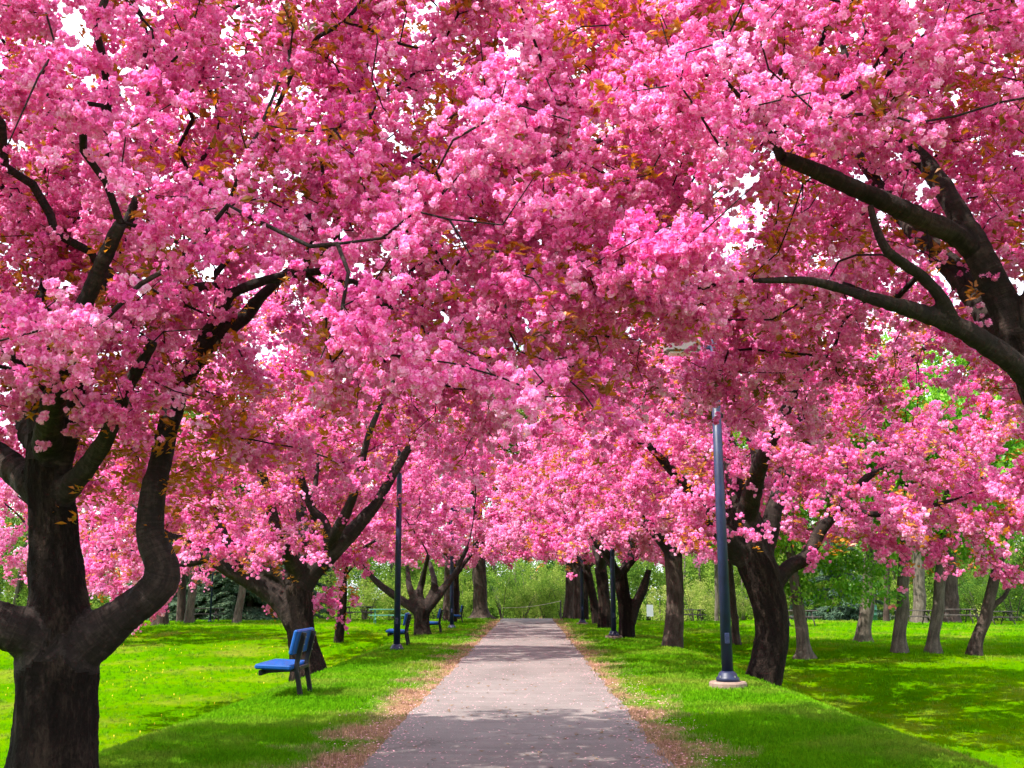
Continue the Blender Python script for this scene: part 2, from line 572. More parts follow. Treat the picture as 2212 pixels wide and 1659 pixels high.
def scatter_group(key):
    if key in GROUPS:
        return GROUPS[key]
    ng = bpy.data.node_groups.new('scatter_' + key, 'GeometryNodeTree')
    ng.interface.new_socket('Geometry', in_out='INPUT', socket_type='NodeSocketGeometry')
    ng.interface.new_socket('Geometry', in_out='OUTPUT', socket_type='NodeSocketGeometry')
    n, l = ng.nodes.new, ng.links.new
    gi, go = n('NodeGroupInput'), n('NodeGroupOutput')
    join = n('GeometryNodeJoinGeometry')
    for o in PROTO[key]:
        oi = n('GeometryNodeObjectInfo')
        oi.transform_space = 'ORIGINAL'
        oi.inputs['Object'].default_value = o
        oi.inputs['As Instance'].default_value = False
        g2i = n('GeometryNodeGeometryToInstance')
        l(oi.outputs['Geometry'], g2i.inputs[0])
        l(g2i.outputs[0], join.inputs[0])
    iop = n('GeometryNodeInstanceOnPoints')
    iop.inputs['Pick Instance'].default_value = True

    def attr(name, typ):
        a = n('GeometryNodeInputNamedAttribute')
        a.data_type = typ
        a.inputs['Name'].default_value = name
        return a.outputs['Attribute']
    l(gi.outputs[0], iop.inputs['Points'])
    l(join.outputs[0], iop.inputs['Instance'])
    l(attr('pid', 'INT'), iop.inputs['Instance Index'])
    e2r = n('FunctionNodeEulerToRotation')
    l(attr('rot', 'FLOAT_VECTOR'), e2r.inputs[0])
    l(e2r.outputs[0], iop.inputs['Rotation'])
    l(attr('scl', 'FLOAT'), iop.inputs['Scale'])
    l(iop.outputs[0], go.inputs[0])
    GROUPS[key] = ng
    return ng


def scatter(name, key, pts, rot, scl, shade, parent=None, kind='stuff'):
    pts = np.asarray(pts, np.float32)
    n = len(pts)
    me = bpy.data.meshes.new(name)
    me.vertices.add(n)
    me.vertices.foreach_set('co', pts.ravel())
    for k, typ, val in (('rot', 'FLOAT_VECTOR', rot), ('scl', 'FLOAT', scl), ('shade', 'FLOAT', shade)):
        a = me.attributes.new(k, typ, 'POINT')
        a.data.foreach_set('vector' if typ == 'FLOAT_VECTOR' else 'value', np.asarray(val, np.float32).ravel())
    a = me.attributes.new('pid', 'INT', 'POINT')
    a.data.foreach_set('value', rng.integers(0, len(PROTO[key]), n).astype(np.int32))
    for mt in PROTO[key][0].data.materials:
        me.materials.append(mt)
    o = obj(name, me, parent)
    md = o.modifiers.new('scatter', 'NODES')
    md.node_group = scatter_group(key)
    if kind: o['kind'] = kind
    return o


def rand_rot(n, tilt=math.pi):
    return np.stack([rng.uniform(-tilt, tilt, n), rng.uniform(-tilt, tilt, n), rng.uniform(0, 2 * np.pi, n)], 1)


def unit(n):
    v = rng.normal(size=(n, 3))
    return v / np.linalg.norm(v, axis=1)[:, None]


def basis(nv):
    a = np.where(np.abs(nv[:, :1]) < 0.8, np.array([[1., 0, 0]]), np.array([[0, 1., 0]]))
    u = np.cross(nv, a); u /= np.linalg.norm(u, axis=1)[:, None]
    return u, np.cross(nv, u)


def petal_cluster(n_blossom, n_petal, spread, rad):
    """a hanging bunch of frilled double blossoms, petal by petal"""
    V, F, tint = [], [], []
    cs = []
    while len(cs) < n_blossom:
        c = np.array([rng.normal(0, spread), rng.normal(0, spread), rng.normal(-0.02, spread * 0.75)])
        if all(np.linalg.norm(c - q) > rad * 1.05 for q in cs) or rng.random() < 0.05:
            cs.append(c)
    for c in cs:
        r = rad * rng.uniform(0.8, 1.15)
        base = rng.uniform(0.0, 0.35)
        dirs = unit(n_petal)
        nn = dirs + rng.normal(0, 0.42, (n_petal, 3)); nn /= np.linalg.norm(nn, axis=1)[:, None]
        u, w = basis(nn)
        for k in range(n_petal):
            inner = rng.random() < 0.3
            ctr = c + dirs[k] * r * (0.45 if inner else 0.78)
            a = r * rng.uniform(0.45, 0.7); b = a * rng.uniform(0.75, 1.0)
            cup = nn[k] * a * rng.uniform(0.1, 0.45)
            i = len(V)
            V += [ctr - u[k] * a + cup, ctr - w[k] * b + cup * 0.3, ctr + u[k] * a * 0.95 + cup * rng.uniform(-0.2, 1.1), ctr + w[k] * b + cup * 0.5, ctr - cup * 0.35]
            F += [(i, i + 1, i + 4), (i + 1, i + 2, i + 4), (i + 2, i + 3, i + 4), (i + 3, i, i + 4)]
            t = np.clip(base + rng.beta(2, 2) * 0.65 - (0.15 if inner else 0), 0, 1)
            tint += [t] * 4
    return mesh_from('blossom_cluster', V, F, M['petal'], False, {'tint': ('FACE', 'FLOAT', tint)})


def leaf_fan(n_leaf, length, width, mat, droop=0.3, spread=0.02, name='leaf_spray', tri=False):
    V, F, tint = [], [], []
    for k in range(n_leaf):
        d = unit(1)[0]; d[2] = abs(d[2]) * 0.6 - droop; d /= np.linalg.norm(d)
        s = np.cross(d, [0, 0, 1.]); s /= np.linalg.norm(s) + 1e-9
        s = s * math.cos(rng.uniform(-.8, .8)) + np.cross(s, d) * math.sin(rng.uniform(-.8, .8))
        nrm = np.cross(s, d)
        o = rng.normal(0, spread, 3)
        L = length * rng.uniform(0.7, 1.2); W = width * rng.uniform(0.75, 1.15)
        i = len(V)
        bend = nrm * L * rng.uniform(-0.25, 0.05)
        V += [o, o + d * L * 0.45 + s * W * 0.5 + nrm * W * 0.22, o + d * L * 0.45 - s * W * 0.5 + nrm * W * 0.22, o + d * L + bend, o + d * L * 0.5]
        F += [(i, i + 4, i + 1), (i + 1, i + 4, i + 3), (i, i + 2, i + 4), (i + 4, i + 2, i + 3)]
        tint += [rng.random()] * 4
    return mesh_from(name, V, F, mat, False, {'tint': ('FACE', 'FLOAT', tint)})


def leaf_clump(n_leaf, radius, size, mat, name='leaf_clump', flat=0.7):
    V, F, tint = [], [], []
    p = unit(n_leaf) * (rng.random((n_leaf, 1)) ** 0.45) * radius
    p[:, 2] *= flat
    nn = unit(n_leaf) + np.array([0, 0, 0.7]); nn /= np.linalg.norm(nn, axis=1)[:, None]
    u, w = basis(nn)
    for k in range(n_leaf):
        a = size * rng.uniform(0.6, 1.2); b = a * rng.uniform(0.55, 0.9)
        i = len(V)
        c = nn[k] * a * 0.22
        V += [p[k] - u[k] * a, p[k] - w[k] * b + c, p[k] + u[k] * a, p[k] + w[k] * b + c]
        F += [(i, i + 1, i + 2), (i, i + 2, i + 3)]
        tint += [rng.random()] * 2
    return mesh_from(name, V, F, mat, False, {'tint': ('FACE', 'FLOAT', tint)})


def needle_bough(n, mat):
    V, F, tint = [], [], []
    for k in range(n):
        x = rng.uniform(0, 1.0)
        o = np.array([x, rng.normal(0, 0.18 * (1.1 - x)), -0.18 * x * x + rng.normal(0, 0.03)])
        d = np.array([rng.uniform(0.2, 1), rng.normal(0, 0.8), rng.normal(-0.25, 0.3)]); d /= np.linalg.norm(d)
        s = np.cross(d, unit(1)[0]); s /= np.linalg.norm(s)
        L, W = rng.uniform(0.12, 0.25), rng.uniform(0.02, 0.045)
        i = len(V)
        V += [o - s * W, o + s * W, o + d * L]
        F += [(i, i + 1, i + 2)]
        tint.append(rng.random())
    return mesh_from('needle_bough', V, F, mat, False, {'tint': ('FACE', 'FLOAT', tint)})


proto_set('bloom', [petal_cluster(int(rng.integers(5, 9)), 20, 0.046, 0.029) for _ in range(7)])
proto_set('bronze', [leaf_fan(int(rng.integers(4, 7)), 0.085, 0.038, M['bronze_leaf']) for _ in range(5)])
proto_set('maple', [leaf_clump(46, 0.36, 0.062, M['green_leaf']) for _ in range(5)])
proto_set('wood', [leaf_clump(60, 0.55, 0.07, M['wood_leaf']) for _ in range(5)])
proto_set('bough', [needle_bough(150, M['needle']) for _ in range(4)])


def grass_tuft():
    V, F, tint = [], [], []
    for k in range(9):
        o = np.array([rng.normal(0, 0.022), rng.normal(0, 0.022), -0.005])
        a = rng.uniform(0, 2 * np.pi)
        lean = np.array([math.cos(a), math.sin(a), 0]) * rng.uniform(0.1, 0.9)
        h = rng.uniform(0.022, 0.05)
        s = np.array([-math.sin(a + rng.normal(0, .5)), math.cos(a), 0]) * rng.uniform(0.0022, 0.004)
        m_ = o + np.array([0, 0, h * 0.6]) + lean * h * 0.3
        t_ = o + np.array([0, 0, h]) + lean * h * 0.95
        i = len(V)
        V += [o - s, o + s, m_ + s * 0.8, m_ - s * 0.8, t_]
        F += [(i, i + 1, i + 2, i + 3), (i + 3, i + 2, i + 4)]
        tint += [rng.random()] * 2
    return mesh_from('grass_tuft', V, F, M['grass'], False, {'tint': ('FACE', 'FLOAT', tint)})


proto_set('tuft', [grass_tuft() for _ in range(6)])


# ------------------------------------------------------------------ trees
def grow(seed_pos, seed_par, seed_len, attract, jitter=0.05, bias=0.22, seg=0.2):
    n0 = len(seed_pos)
    cap = n0 + len(attract) * 14
    pos = np.zeros((cap, 3)); par = np.full(cap, -1, int); ln = np.zeros(cap)
    pos[:n0] = seed_pos; par[:n0] = seed_par; ln[:n0] = seed_len
    kd = KDTree(n0)
    for i, p in enumerate(seed_pos): kd.insert(p, i)
    kd.balance()
    order = np.argsort([kd.find(a)[2] for a in attract])
    n = n0
    for ai in order:
        a = attract[ai]
        d = np.linalg.norm(pos[:n] - a, axis=1)
        i = int(np.argmin(d + bias * ln[:n]))
        L = d[i]
        if L < 0.06: continue
        k = min(12, max(1, int(L / seg)))
        p0 = pos[i]
        pd = p0 - pos[par[i]] if par[i] >= 0 else np.array([0, 0, 1.])
        pd = pd / (np.linalg.norm(pd) + 1e-9)
        c = p0 + pd * L * 0.35 + (a - p0) * 0.25 + rng.normal(0, jitter, 3) * L
        prev = i
        for q in range(1, k + 1):
            t = q / k
            p = (1 - t) ** 2 * p0 + 2 * t * (1 - t) * c + t * t * a
            if q < k: p = p + rng.normal(0, 0.012, 3)
            pos[n] = p; par[n] = prev
            ln[n] = ln[prev] + np.linalg.norm(p - pos[prev])
            prev = n; n += 1
    return pos[:n], par[:n], n0


def twig_mesh(pos, par, n0, r0, power, sides, name, mat, more=()):
    n = len(pos)
    leaf = np.ones(n)
    has = np.zeros(n, bool)
    for i in range(n - 1, n0 - 1, -1):
        p = par[i]
        if p >= n0:
            if not has[p]:
                leaf[p] = 0; has[p] = True
            leaf[p] += leaf[i]
    rad = r0 * leaf ** power
    main = {}
    for i in range(n0, n):
        p = par[i]
        if p >= n0 and (p not in main or leaf[i] > leaf[main[p]]):
            main[p] = i
    VV, FF, BB, base = [], [], [], 0
    for (p_, r_, s_) in more:
        v, f, b = tube(p_, r_, 10, True, s_)
        VV.append(v); BB.append(b); FF += [tuple(q + base for q in t) for t in f]; base += len(v)
    for i in range(n0, n):
        p = par[i]
        if p >= n0 and main[p] == i: continue
        chain = [i]
        while chain[-1] in main: chain.append(main[chain[-1]])
        pts = np.vstack([pos[p:p + 1], pos[chain]])
        rr = np.concatenate([[rad[i]], rad[chain]])
        rr[-1] *= 0.6
        v, f, b = tube(pts, rr, sides if rr[0] > 0.012 else 4, False)
        VV.append(v); BB.append(b)
        FF += [tuple(q + base for q in t) for t in f]
        base += len(v)
    me = mesh_from(name, np.vstack(VV), FF, mat, True, {'bark': ('POINT', 'FLOAT_VECTOR', np.vstack(BB))})
    return me, rad


def fuse_wood(parts, voxel, rough, parent, trunk_mat, limb_mat, loc):
    """grows trunk and limbs into one skin, then cuts it into one mesh per part along the joints.
    parts: list of (name, pts, radii) in world space"""
    VV, FF, base = [], [], 0
    sk_p, sk_i, sk_s, sk_r, sk_f = [], [], [], [], []
    thin = []
    for pi, (nm, pts, rr) in enumerate(parts):
        p, r = smooth_path(pts, rr, max(voxel * 1.6, 0.05))
        s_all = np.concatenate([[0], np.cumsum(np.linalg.norm(np.diff(p, axis=0), axis=1))])
        small = np.where(r < voxel * 1.45)[0]
        if len(small) and nm != 'trunk':
            k0 = max(0, int(small[0]) - 3)
            thin.append((p[k0:], r[k0:], s_all[k0] + pi * 3.7))
            if k0 < 4:
                continue
            p, r = p[:int(small[0])], r[:int(small[0])]
        n = 20 if r.max() > 0.12 else 12
        v, f, _ = tube(p, np.maximum(r, voxel * 1.3), n, True)
        VV.append(v); FF += [tuple(q + base for q in t) for t in f]; base += len(v)
        T, U, W = frames(p)
        s = np.concatenate([[0], np.cumsum(np.linalg.norm(np.diff(p, axis=0), axis=1))])
        for k in range(len(p)):
            sk_p.append(p[k]); sk_i.append(pi); sk_s.append(s[k] + pi * 3.7); sk_r.append(r[k]); sk_f.append((U[k], W[k]))
    me = mesh_from('wood', np.vstack(VV), FF, None, True)
    tmp = bpy.data.objects.new('wood_skin', me)
    COL.objects.link(tmp)
    md = tmp.modifiers.new('remesh', 'REMESH'); md.mode = 'VOXEL'; md.voxel_size = voxel; md.use_smooth_shade = True
    sm = tmp.modifiers.new('smooth', 'SMOOTH'); sm.factor = 0.5; sm.iterations = 5
    bpy.context.view_layer.update()
    dg = bpy.context.evaluated_depsgraph_get()
    em = bpy.data.meshes.new_from_object(tmp.evaluated_get(dg))
    bpy.data.objects.remove(tmp)
    nv = len(em.vertices)
    co = np.zeros(nv * 3); em.vertices.foreach_get('co', co); co = co.reshape(-1, 3)
    no = np.zeros(nv * 3); em.vertices.foreach_get('normal', no); no = no.reshape(-1, 3)
    SP = np.array(sk_p); SI = np.array(sk_i); SR = np.array(sk_r)
    kd = KDTree(len(SP))
    for i, p in enumerate(SP): kd.insert(p, i)
    kd.balance()
    # knots, ridges and hollows
    for i in range(nv):
        p = Vector(co[i])
        loc_r = min(1.0, SR[kd.find(p)[1]] / 0.13)
        a = mnoise.noise(Vector((p.x * 5, p.y * 5, p.z * 2.2))) * 0.6 + mnoise.noise(Vector((p.x * 15, p.y * 15, p.z * 4))) * 0.4 + mnoise.noise(p * 30) * 0.2
        a += (0.35 - abs(mnoise.noise(Vector((p.x * 11, p.y * 11, p.z * 2.6 + 7))))) * 1.1
        co[i] += no[i] * a * rough * loc_r
    lab = np.zeros(nv, int); bark = np.zeros((nv, 3))
    for i in range(nv):
        best, bi = 1e9, 0
        for (q, j, d) in kd.find_n(co[i], 6):
            e = d / SR[j] - (0.15 if SI[j] == 0 else 0)
            if e < best: best, bi = e, j
        lab[i] = SI[bi]
        w = co[i] - SP[bi]
        U, W = sk_f[bi]
        T = np.cross(U, W)
        bark[i] = (w.dot(U), w.dot(W), sk_s[bi] + w.dot(T))
    faces = [tuple(p.vertices) for p in em.polygons]
    bpy.data.meshes.remove(em)
    fl = [max(lab[v] for v in f) for f in faces]
    out = []
    for pi, (nm, _, _) in enumerate(parts):
        fs = [f for f, l in zip(faces, fl) if l == pi]
        if not fs: continue
        used = sorted({v for f in fs for v in f})
        idx = {v: k for k, v in enumerate(used)}
        me = mesh_from(nm, co[used] - np.array(loc), [tuple(idx[v] for v in f) for f in fs], trunk_mat if nm == 'trunk' else limb_mat, True,
                       {'bark': ('POINT', 'FLOAT_VECTOR', bark[used])})
        out.append(obj(nm, me, parent))
    return thin


def envelope(n, c, rx0, rx1, ry, zlow, zmid, ztop, clump=0.45, keep=None, seed=0.0):
    """points in an umbrella-shaped crown: c = (x, y) of the trunk, rx0 / rx1 reach to -x / +x"""
    out = []
    while len(out) < n:
        th, r = rng.uniform(0, 2 * np.pi), math.sqrt(rng.random())
        dx, dy = r * math.cos(th), r * math.sin(th)
        x = c[0] + dx * (rx1 if dx > 0 else rx0)
        y = c[1] + dy * ry
        wob = 1 + 0.22 * mnoise.noise(Vector((x * 0.5, y * 0.5, seed)))
        zb = zlow + (zmid - zlow) * (1 - r * r)
        zt = zlow + 0.5 + (ztop - zlow - 0.5) * math.sqrt(max(0, 1 - (r * 0.98) ** 2)) * wob
        if zt <= zb: continue
        z = zb + (zt - zb) * rng.random() ** 0.85
        if mnoise.noise(Vector((x * 0.75, y * 0.75, z * 1.0 + seed * 3))) < -0.28 + clump * 0.3 and rng.random() < 0.8: continue
        if keep is not None and not keep(x, y, z): continue
        out.append((x, y, z))
    return np.array(out)


def auto_limbs(fork, r, n, reach, zup, seed):
    g = np.random.default_rng(seed)
    out = []
    a0 = g.uniform(0, 6.28)
    for k in range(n):
        a = a0 + k * 2 * math.pi / n + g.normal(0, 0.25)
        L = reach * g.uniform(0.75, 1.1)
        d = np.array([math.cos(a), math.sin(a), 0])
        s = np.array([-d[1], d[0], 0])
        f = np.array(fork)
        p1 = f + d * L * 0.28 + np.array([0, 0, zup * 0.36]) + s * g.normal(0, 0.12)
        p2 = f + d * L * 0.62 + np.array([0, 0, zup * 0.66]) + s * g.normal(0, 0.3)
        p3 = f + d * L + np.array([0, 0, zup * g.uniform(0.8, 1.1)]) + s * g.normal(0, 0.4)
        rr = r * g.uniform(0.75, 1.0)
        out.append(('limb', [f, p1, p2, p3], [rr, rr * 0.75, rr * 0.5, rr * 0.28]))
    return out


def px_limb(name, pts, Y, foot=None):
    """pts: (px, py, radius px[, Y offset]) traced from the photograph at distance Y down the path"""
    P3, R3 = [], []
    for t in pts:
        y = Y + (t[3] if len(t) > 3 else 0.0)
        P3.append(np.array(P(t[0], t[1], y)))
        R3.append(t[2] * y / FPX)
    return (name, P3, R3)


def cherry(label, loc, parts, env, n_attr, n_bloom, n_leaf, voxel, rough=0.02, bloom_scale=1.0, leaf_scale=1.0, extra=None, extra_leaf=None, pale=0.0, seed=0, group=None, sides=6, keep=None, twig_r=0.0042, trunk_bark='cherry_bark'):
    root = empty('cherry_tree', loc, label, 'cherry tree', group or 'cherry trees in pink blossom along the path')
    lo = np.array(loc)
    thin_ends = fuse_wood(parts, voxel, rough, root, M[trunk_bark], M['cherry_limb'], loc)
    # seeds of the branching: points along the limbs
    sp, spar, sl = [], [], []
    for nm, pts, rr in parts:
        p, r = smooth_path(pts, rr, 0.22)
        start = len(p) // 2 if nm == 'trunk' else 1
        L = 0.6
        for k in range(start, len(p)):
            sp.append(p[k]); spar.append(len(sp) - 2 if k > start else -1); sl.append(L); L += 0.22
    att = envelope(n_attr, **env, keep=keep, seed=seed)
    if extra is not None: att = np.vstack([att, extra])
    pos, par, n0 = grow(np.array(sp), np.array(spar), np.array(sl) * 0.6, att)
    me, rad = twig_mesh(pos - lo, par, n0, twig_r, 0.44, sides, 'branches', M['cherry_limb'], [(p_ - lo, r_, s_) for p_, r_, s_ in thin_ends])
    o = obj('branches', me, root); o['kind'] = 'stuff'
    fine = np.where(rad[n0:] < 0.022)[0] + n0
    # blossoms sit in sprays along the young wood
    wgt = np.array([0.35 + max(0, 0.9 * mnoise.noise(Vector(p * 0.9) + Vector((seed, 3, 1))) + 0.45) for p in pos[fine]])
    wgt /= wgt.sum()
    pick = rng.choice(fine, n_bloom, p=wgt)
    t = rng.random((n_bloom, 1))
    b = pos[pick] * t + pos[par[pick]] * (1 - t)
    b = b + rng.normal(0, 0.085, (n_bloom, 3)) + np.array([0, 0, -0.03])
    if keep is not None:
        b = np.array([q for q in b if keep(*q)])
    thick = np.vstack([smooth_path(p_, r_, 0.15)[0][smooth_path(p_, r_, 0.15)[1] > 0.035] for _, p_, r_ in parts])
    kt = KDTree(len(thick))
    for i_, q in enumerate(thick): kt.insert(q, i_)
    kt.balance()
    b = np.array([q for q in b if kt.find(q)[2] > 0.2 or rng.random() < 0.3])
    nb = len(b)
    sh = np.clip(np.array([0.5 + 0.55 * mnoise.noise(Vector(q * 1.1) + Vector((0, 0, seed))) for q in b]) + rng.normal(0, 0.18, nb) + pale, 0, 1)
    scatter('blossoms', 'bloom', b - lo, rand_rot(nb, 0.7), rng.uniform(0.75, 1.2, nb) * bloom_scale, sh, root)
    lw = np.array([max(0.08, mnoise.noise(Vector(p * 1.3) + Vector((7, seed, 1))) + 0.25) for p in pos[fine]])
    pick = rng.choice(fine, n_leaf, p=lw / lw.sum())
    b = pos[pick] + rng.normal(0, 0.10, (n_leaf, 3))
    if extra_leaf is not None: b = np.vstack([b, extra_leaf])
    if keep is not None:
        b = np.array([q for q in b if keep(*q) and q[1] > 5.4])
    nb = len(b)
    sh = np.clip(np.array([0.5 + 0.7 * mnoise.noise(Vector(q * 0.8) + Vector((3, 0, seed))) for q in b]) + rng.normal(0, 0.15, nb), 0, 1)
    scatter('leaves', 'bronze', b - lo, rand_rot(nb, 0.6), rng.uniform(0.65, 1.15, nb) * leaf_scale, sh, root)
    return root


def clear_view(x, y, z):
    """no blossom within arm's reach of the photographer"""
    return y > 4.6 or math.hypot(x, y) > 5.2 or z > 5.5


def around(pxs, Y, n, sig):
    return np.vstack([np.array(P(a, b, Y)) + rng.normal(0, sig, (n, 3)) for a, b in pxs])


def arch_pts(side):
    """branch ends where the two front crowns meet over the path"""
    g = np.random.default_rng(40 + side)
    out = []
    for k in range(110):
        px = g.uniform(650, 1200) if side == 0 else g.uniform(1000, 1500)
        out.append(np.array(P(px, g.uniform(-120, 480), g.uniform(7.2, 10.5))))
    return np.array(out)


def fill_pts(seed, x0, x1, y0, y1, d0, d1, n):
    g = np.random.default_rng(seed)
    return np.array([np.array(P(g.uniform(x0, x1), g.uniform(y0, y1), g.uniform(d0, d1))) for _ in range(n)])


def left_open(x, y, z):
    if not clear_view(x, y, z): return False
    return not (y < 7.6 and -0.36 * y < x < -0.22 * y and 1.4 + 0.19 * y < z < 1.4 + 0.31 * y)


def right_open(x, y, z):
    if not clear_view(x, y, z): return False
    return not (y < 6.9 and x > 0.24 * y and 1.4 + 0.2 * y < z < 1.4 + 0.47 * y)


# --- left front tree
T1Y = 8.0
t1_parts = [
    px_limb('trunk', [(108, 1720, 100), (112, 1660, 90), (118, 1580, 82), (122, 1500, 80), (124, 1420, 84), (125, 1350, 72), (124, 1280, 57), (118, 1180, 50), (112, 1090, 48), (106, 1020, 47), (104, 960, 42)], T1Y),
    px_limb('limb', [(130, 1420, 60), (190, 1385, 52), (240, 1348, 42), (300, 1306, 37), (343, 1266, 35), (354, 1226, 34), (338, 1186, 32), (324, 1140, 30), (329, 1070, 27), (345, 1000, 24, .1), (365, 920, 22, .2), (386, 850, 20, .25), (425, 780, 19, .3), (470, 727, 18, .3), (530, 683, 16, .4), (560, 645, 13, .4), (640, 575, 10, .5), (760, 510, 7, .7)], T1Y),
    px_limb('limb', [(425, 780, 17, .3), (440, 735, 16, .25), (468, 690, 15, .2), (492, 645, 15, .15), (520, 624, 13, .1), (610, 596, 11, .1), (700, 585, 8, 0)], T1Y),
    px_limb('limb', [(492, 648, 14, .15), (470, 620, 12, 0), (420, 622, 11, -.1), (350, 640, 10, -.2)], T1Y),
    px_limb('limb', [(104, 990, 40), (96, 900, 32, .1), (88, 800, 26, .1), (92, 690, 22, .3), (120, 560, 18, .5), (180, 420, 13, .7)], T1Y),
    px_limb('limb', [(118, 1010, 36), (148, 920, 28, -.1), (165, 850, 24, -.2), (190, 760, 20, -.4), (230, 600, 16, -.5), (300, 420, 11, -.5)], T1Y),
    px_limb('limb', [(118, 1085, 30), (165, 1035, 24, -.15), (205, 985, 21, -.3), (240, 925, 19, -.5), (270, 850, 16, -.6), (330, 740, 12, -.9)], T1Y),
    px_limb('limb', [(108, 1080, 40), (60, 1035, 34, .1), (15, 1000, 30, .2), (-60, 940, 25, .4), (-160, 820, 18, .6)], T1Y),
    px_limb('limb', [(118, 1400, 58), (50, 1365, 48, -.2), (-30, 1335, 42, -.3), (-140, 1270, 34, -.4), (-260, 1130, 24, -.6)], T1Y),
    px_limb('limb', [(104, 985, 34), (110, 900, 28, -.5), (150, 740, 22, -1.2), (260, 480, 16, -1.8)], T1Y),
    px_limb('limb', [(104, 985, 34), (60, 880, 27, .7), (120, 700, 22, 1.6), (330, 560, 14, 2.6)], T1Y),
]
t1_loc = (float(P(112, 1660, T1Y).x), T1Y, hz(P(112, 1660, T1Y).x, T1Y) - 0.03)
cherry('old black-barked cherry tree with a thick elbow-bent limb at the left edge', t1_loc, t1_parts,
       dict(c=(-3.6, 6.6), rx0=4.6, rx1=4.2, ry=3.7, zlow=2.35, zmid=2.75, ztop=8.8), 1700, 14500, 11000, 0.022, 0.024, 0.88, 0.95, seed=1, keep=left_open, twig_r=0.0052,
       extra=np.vstack([arch_pts(0), fill_pts(5, 0, 520, 250, 700, 7.6, 10.2, 150), fill_pts(11, -60, 160, 130, 620, 8.0, 10.0, 90), fill_pts(8, 780, 1120, 380, 640, 8.6, 10.6, 70), fill_pts(9, 350, 800, 60, 400, 8.0, 10.5, 70), around([(40, 860), (130, 820), (190, 880), (260, 800), (330, 860), (400, 740), (60, 760), (300, 700), (150, 700)], 7.2, 6, 0.2)]), extra_leaf=around([(440, 820), (470, 900), (450, 960), (380, 1010), (420, 1060), (300, 1000), (250, 1040), (210, 780), (180, 830)], 8.1, 40, 0.2))

# --- right front tree: its trunk stands just outside the picture
T2Y = 7.4
r1_parts = [
    px_limb('trunk', [(2440, 1760, 90), (2420, 1650, 74), (2410, 1450, 62), (2375, 1200, 55), (2318, 980, 50), (2252, 840, 46), (2208, 740, 40)], T2Y),
    px_limb('limb', [(2225, 800, 40), (2185, 700, 36), (2150, 620, 33), (2105, 530, 30), (2065, 455, 26), (2030, 395, 22, .1), (1985, 338, 20, .2), (1920, 292, 17, .3), (1870, 230, 12, .4), (1835, 150, 9, .5), (1810, 60, 6, .6)], T2Y),
    px_limb('limb', [(2105, 540, 26), (2060, 505, 25, -.1), (2000, 478, 24, -.2), (1940, 448, 23, -.3), (1850, 408, 21, -.4), (1770, 372, 19, -.5), (1690, 340, 17, -.6)], T2Y),
    px_limb('limb', [(2248, 835, 30), (2190, 785, 26, -.2), (2120, 735, 25, -.3), (2045, 695, 22, -.4), (1965, 668, 19, -.5), (1895, 648, 16, -.6), (1820, 624, 12, -.6), (1740, 606, 9, -.7), (1640, 606, 6, -.8)], T2Y),
    px_limb('limb', [(2062, 700, 16, -.4), (2038, 650, 15, -.5), (1995, 600, 14, -.6), (1955, 572, 13, -.7), (1915, 540, 11, -.8), (1892, 490, 9, -.8), (1880, 445, 7, -.8)], T2Y),
    px_limb('limb', [(2190, 770, 30), (2125, 672, 27, .4), (2075, 600, 26, .7), (2020, 540, 24, .9), (1950, 470, 18, 1.2), (1850, 330, 12, 1.7)], T2Y),
    px_limb('limb', [(2212, 740, 32), (2240, 620, 25, -.2), (2275, 480, 20, -.4), (2290, 300, 15, -.6), (2280, 120, 10, -.8)], T2Y),
    px_limb('limb', [(2262, 850, 32), (2340, 700, 26, .2), (2440, 560, 20, .4), (2560, 420, 13, .6)], T2Y),
    px_limb('limb', [(2215, 790, 30), (2290, 640, 25, 1.0), (2330, 520, 20, 2.0), (2300, 420, 13, 3.0)], T2Y),
    px_limb('limb', [(1690, 342, 14, -.6), (1668, 300, 7, -.6), (1650, 235, 5, -.6)], T2Y),
    px_limb('limb', [(1870, 232, 11, .4), (1700, 200, 9, .4), (1500, 215, 7, .3), (1330, 290, 6, .2), (1180, 345, 5, 0)], T2Y),
]
r1_loc = (float(P(2425, 1690, T2Y).x), T2Y, hz(P(2425, 1690, T2Y).x, T2Y) - 0.05)
cherry('cherry tree whose thick dark boughs reach in from the right edge of the picture', r1_loc, r1_parts,
       dict(c=(3.9, 7.6), rx0=4.3, rx1=4.2, ry=4.0, zlow=3.1, zmid=3.5, ztop=8.8), 1700, 14500, 10500, 0.022, 0.022, 0.88, 0.95, seed=2, keep=right_open, twig_r=0.0052,
       extra=np.vstack([arch_pts(1), fill_pts(6, 1650, 2260, 60, 520, 8.4, 10.8, 150), around([(1480, 700), (1560, 740), (1600, 750), (1650, 720), (1420, 780)], 10.3, 9, 0.4)]))

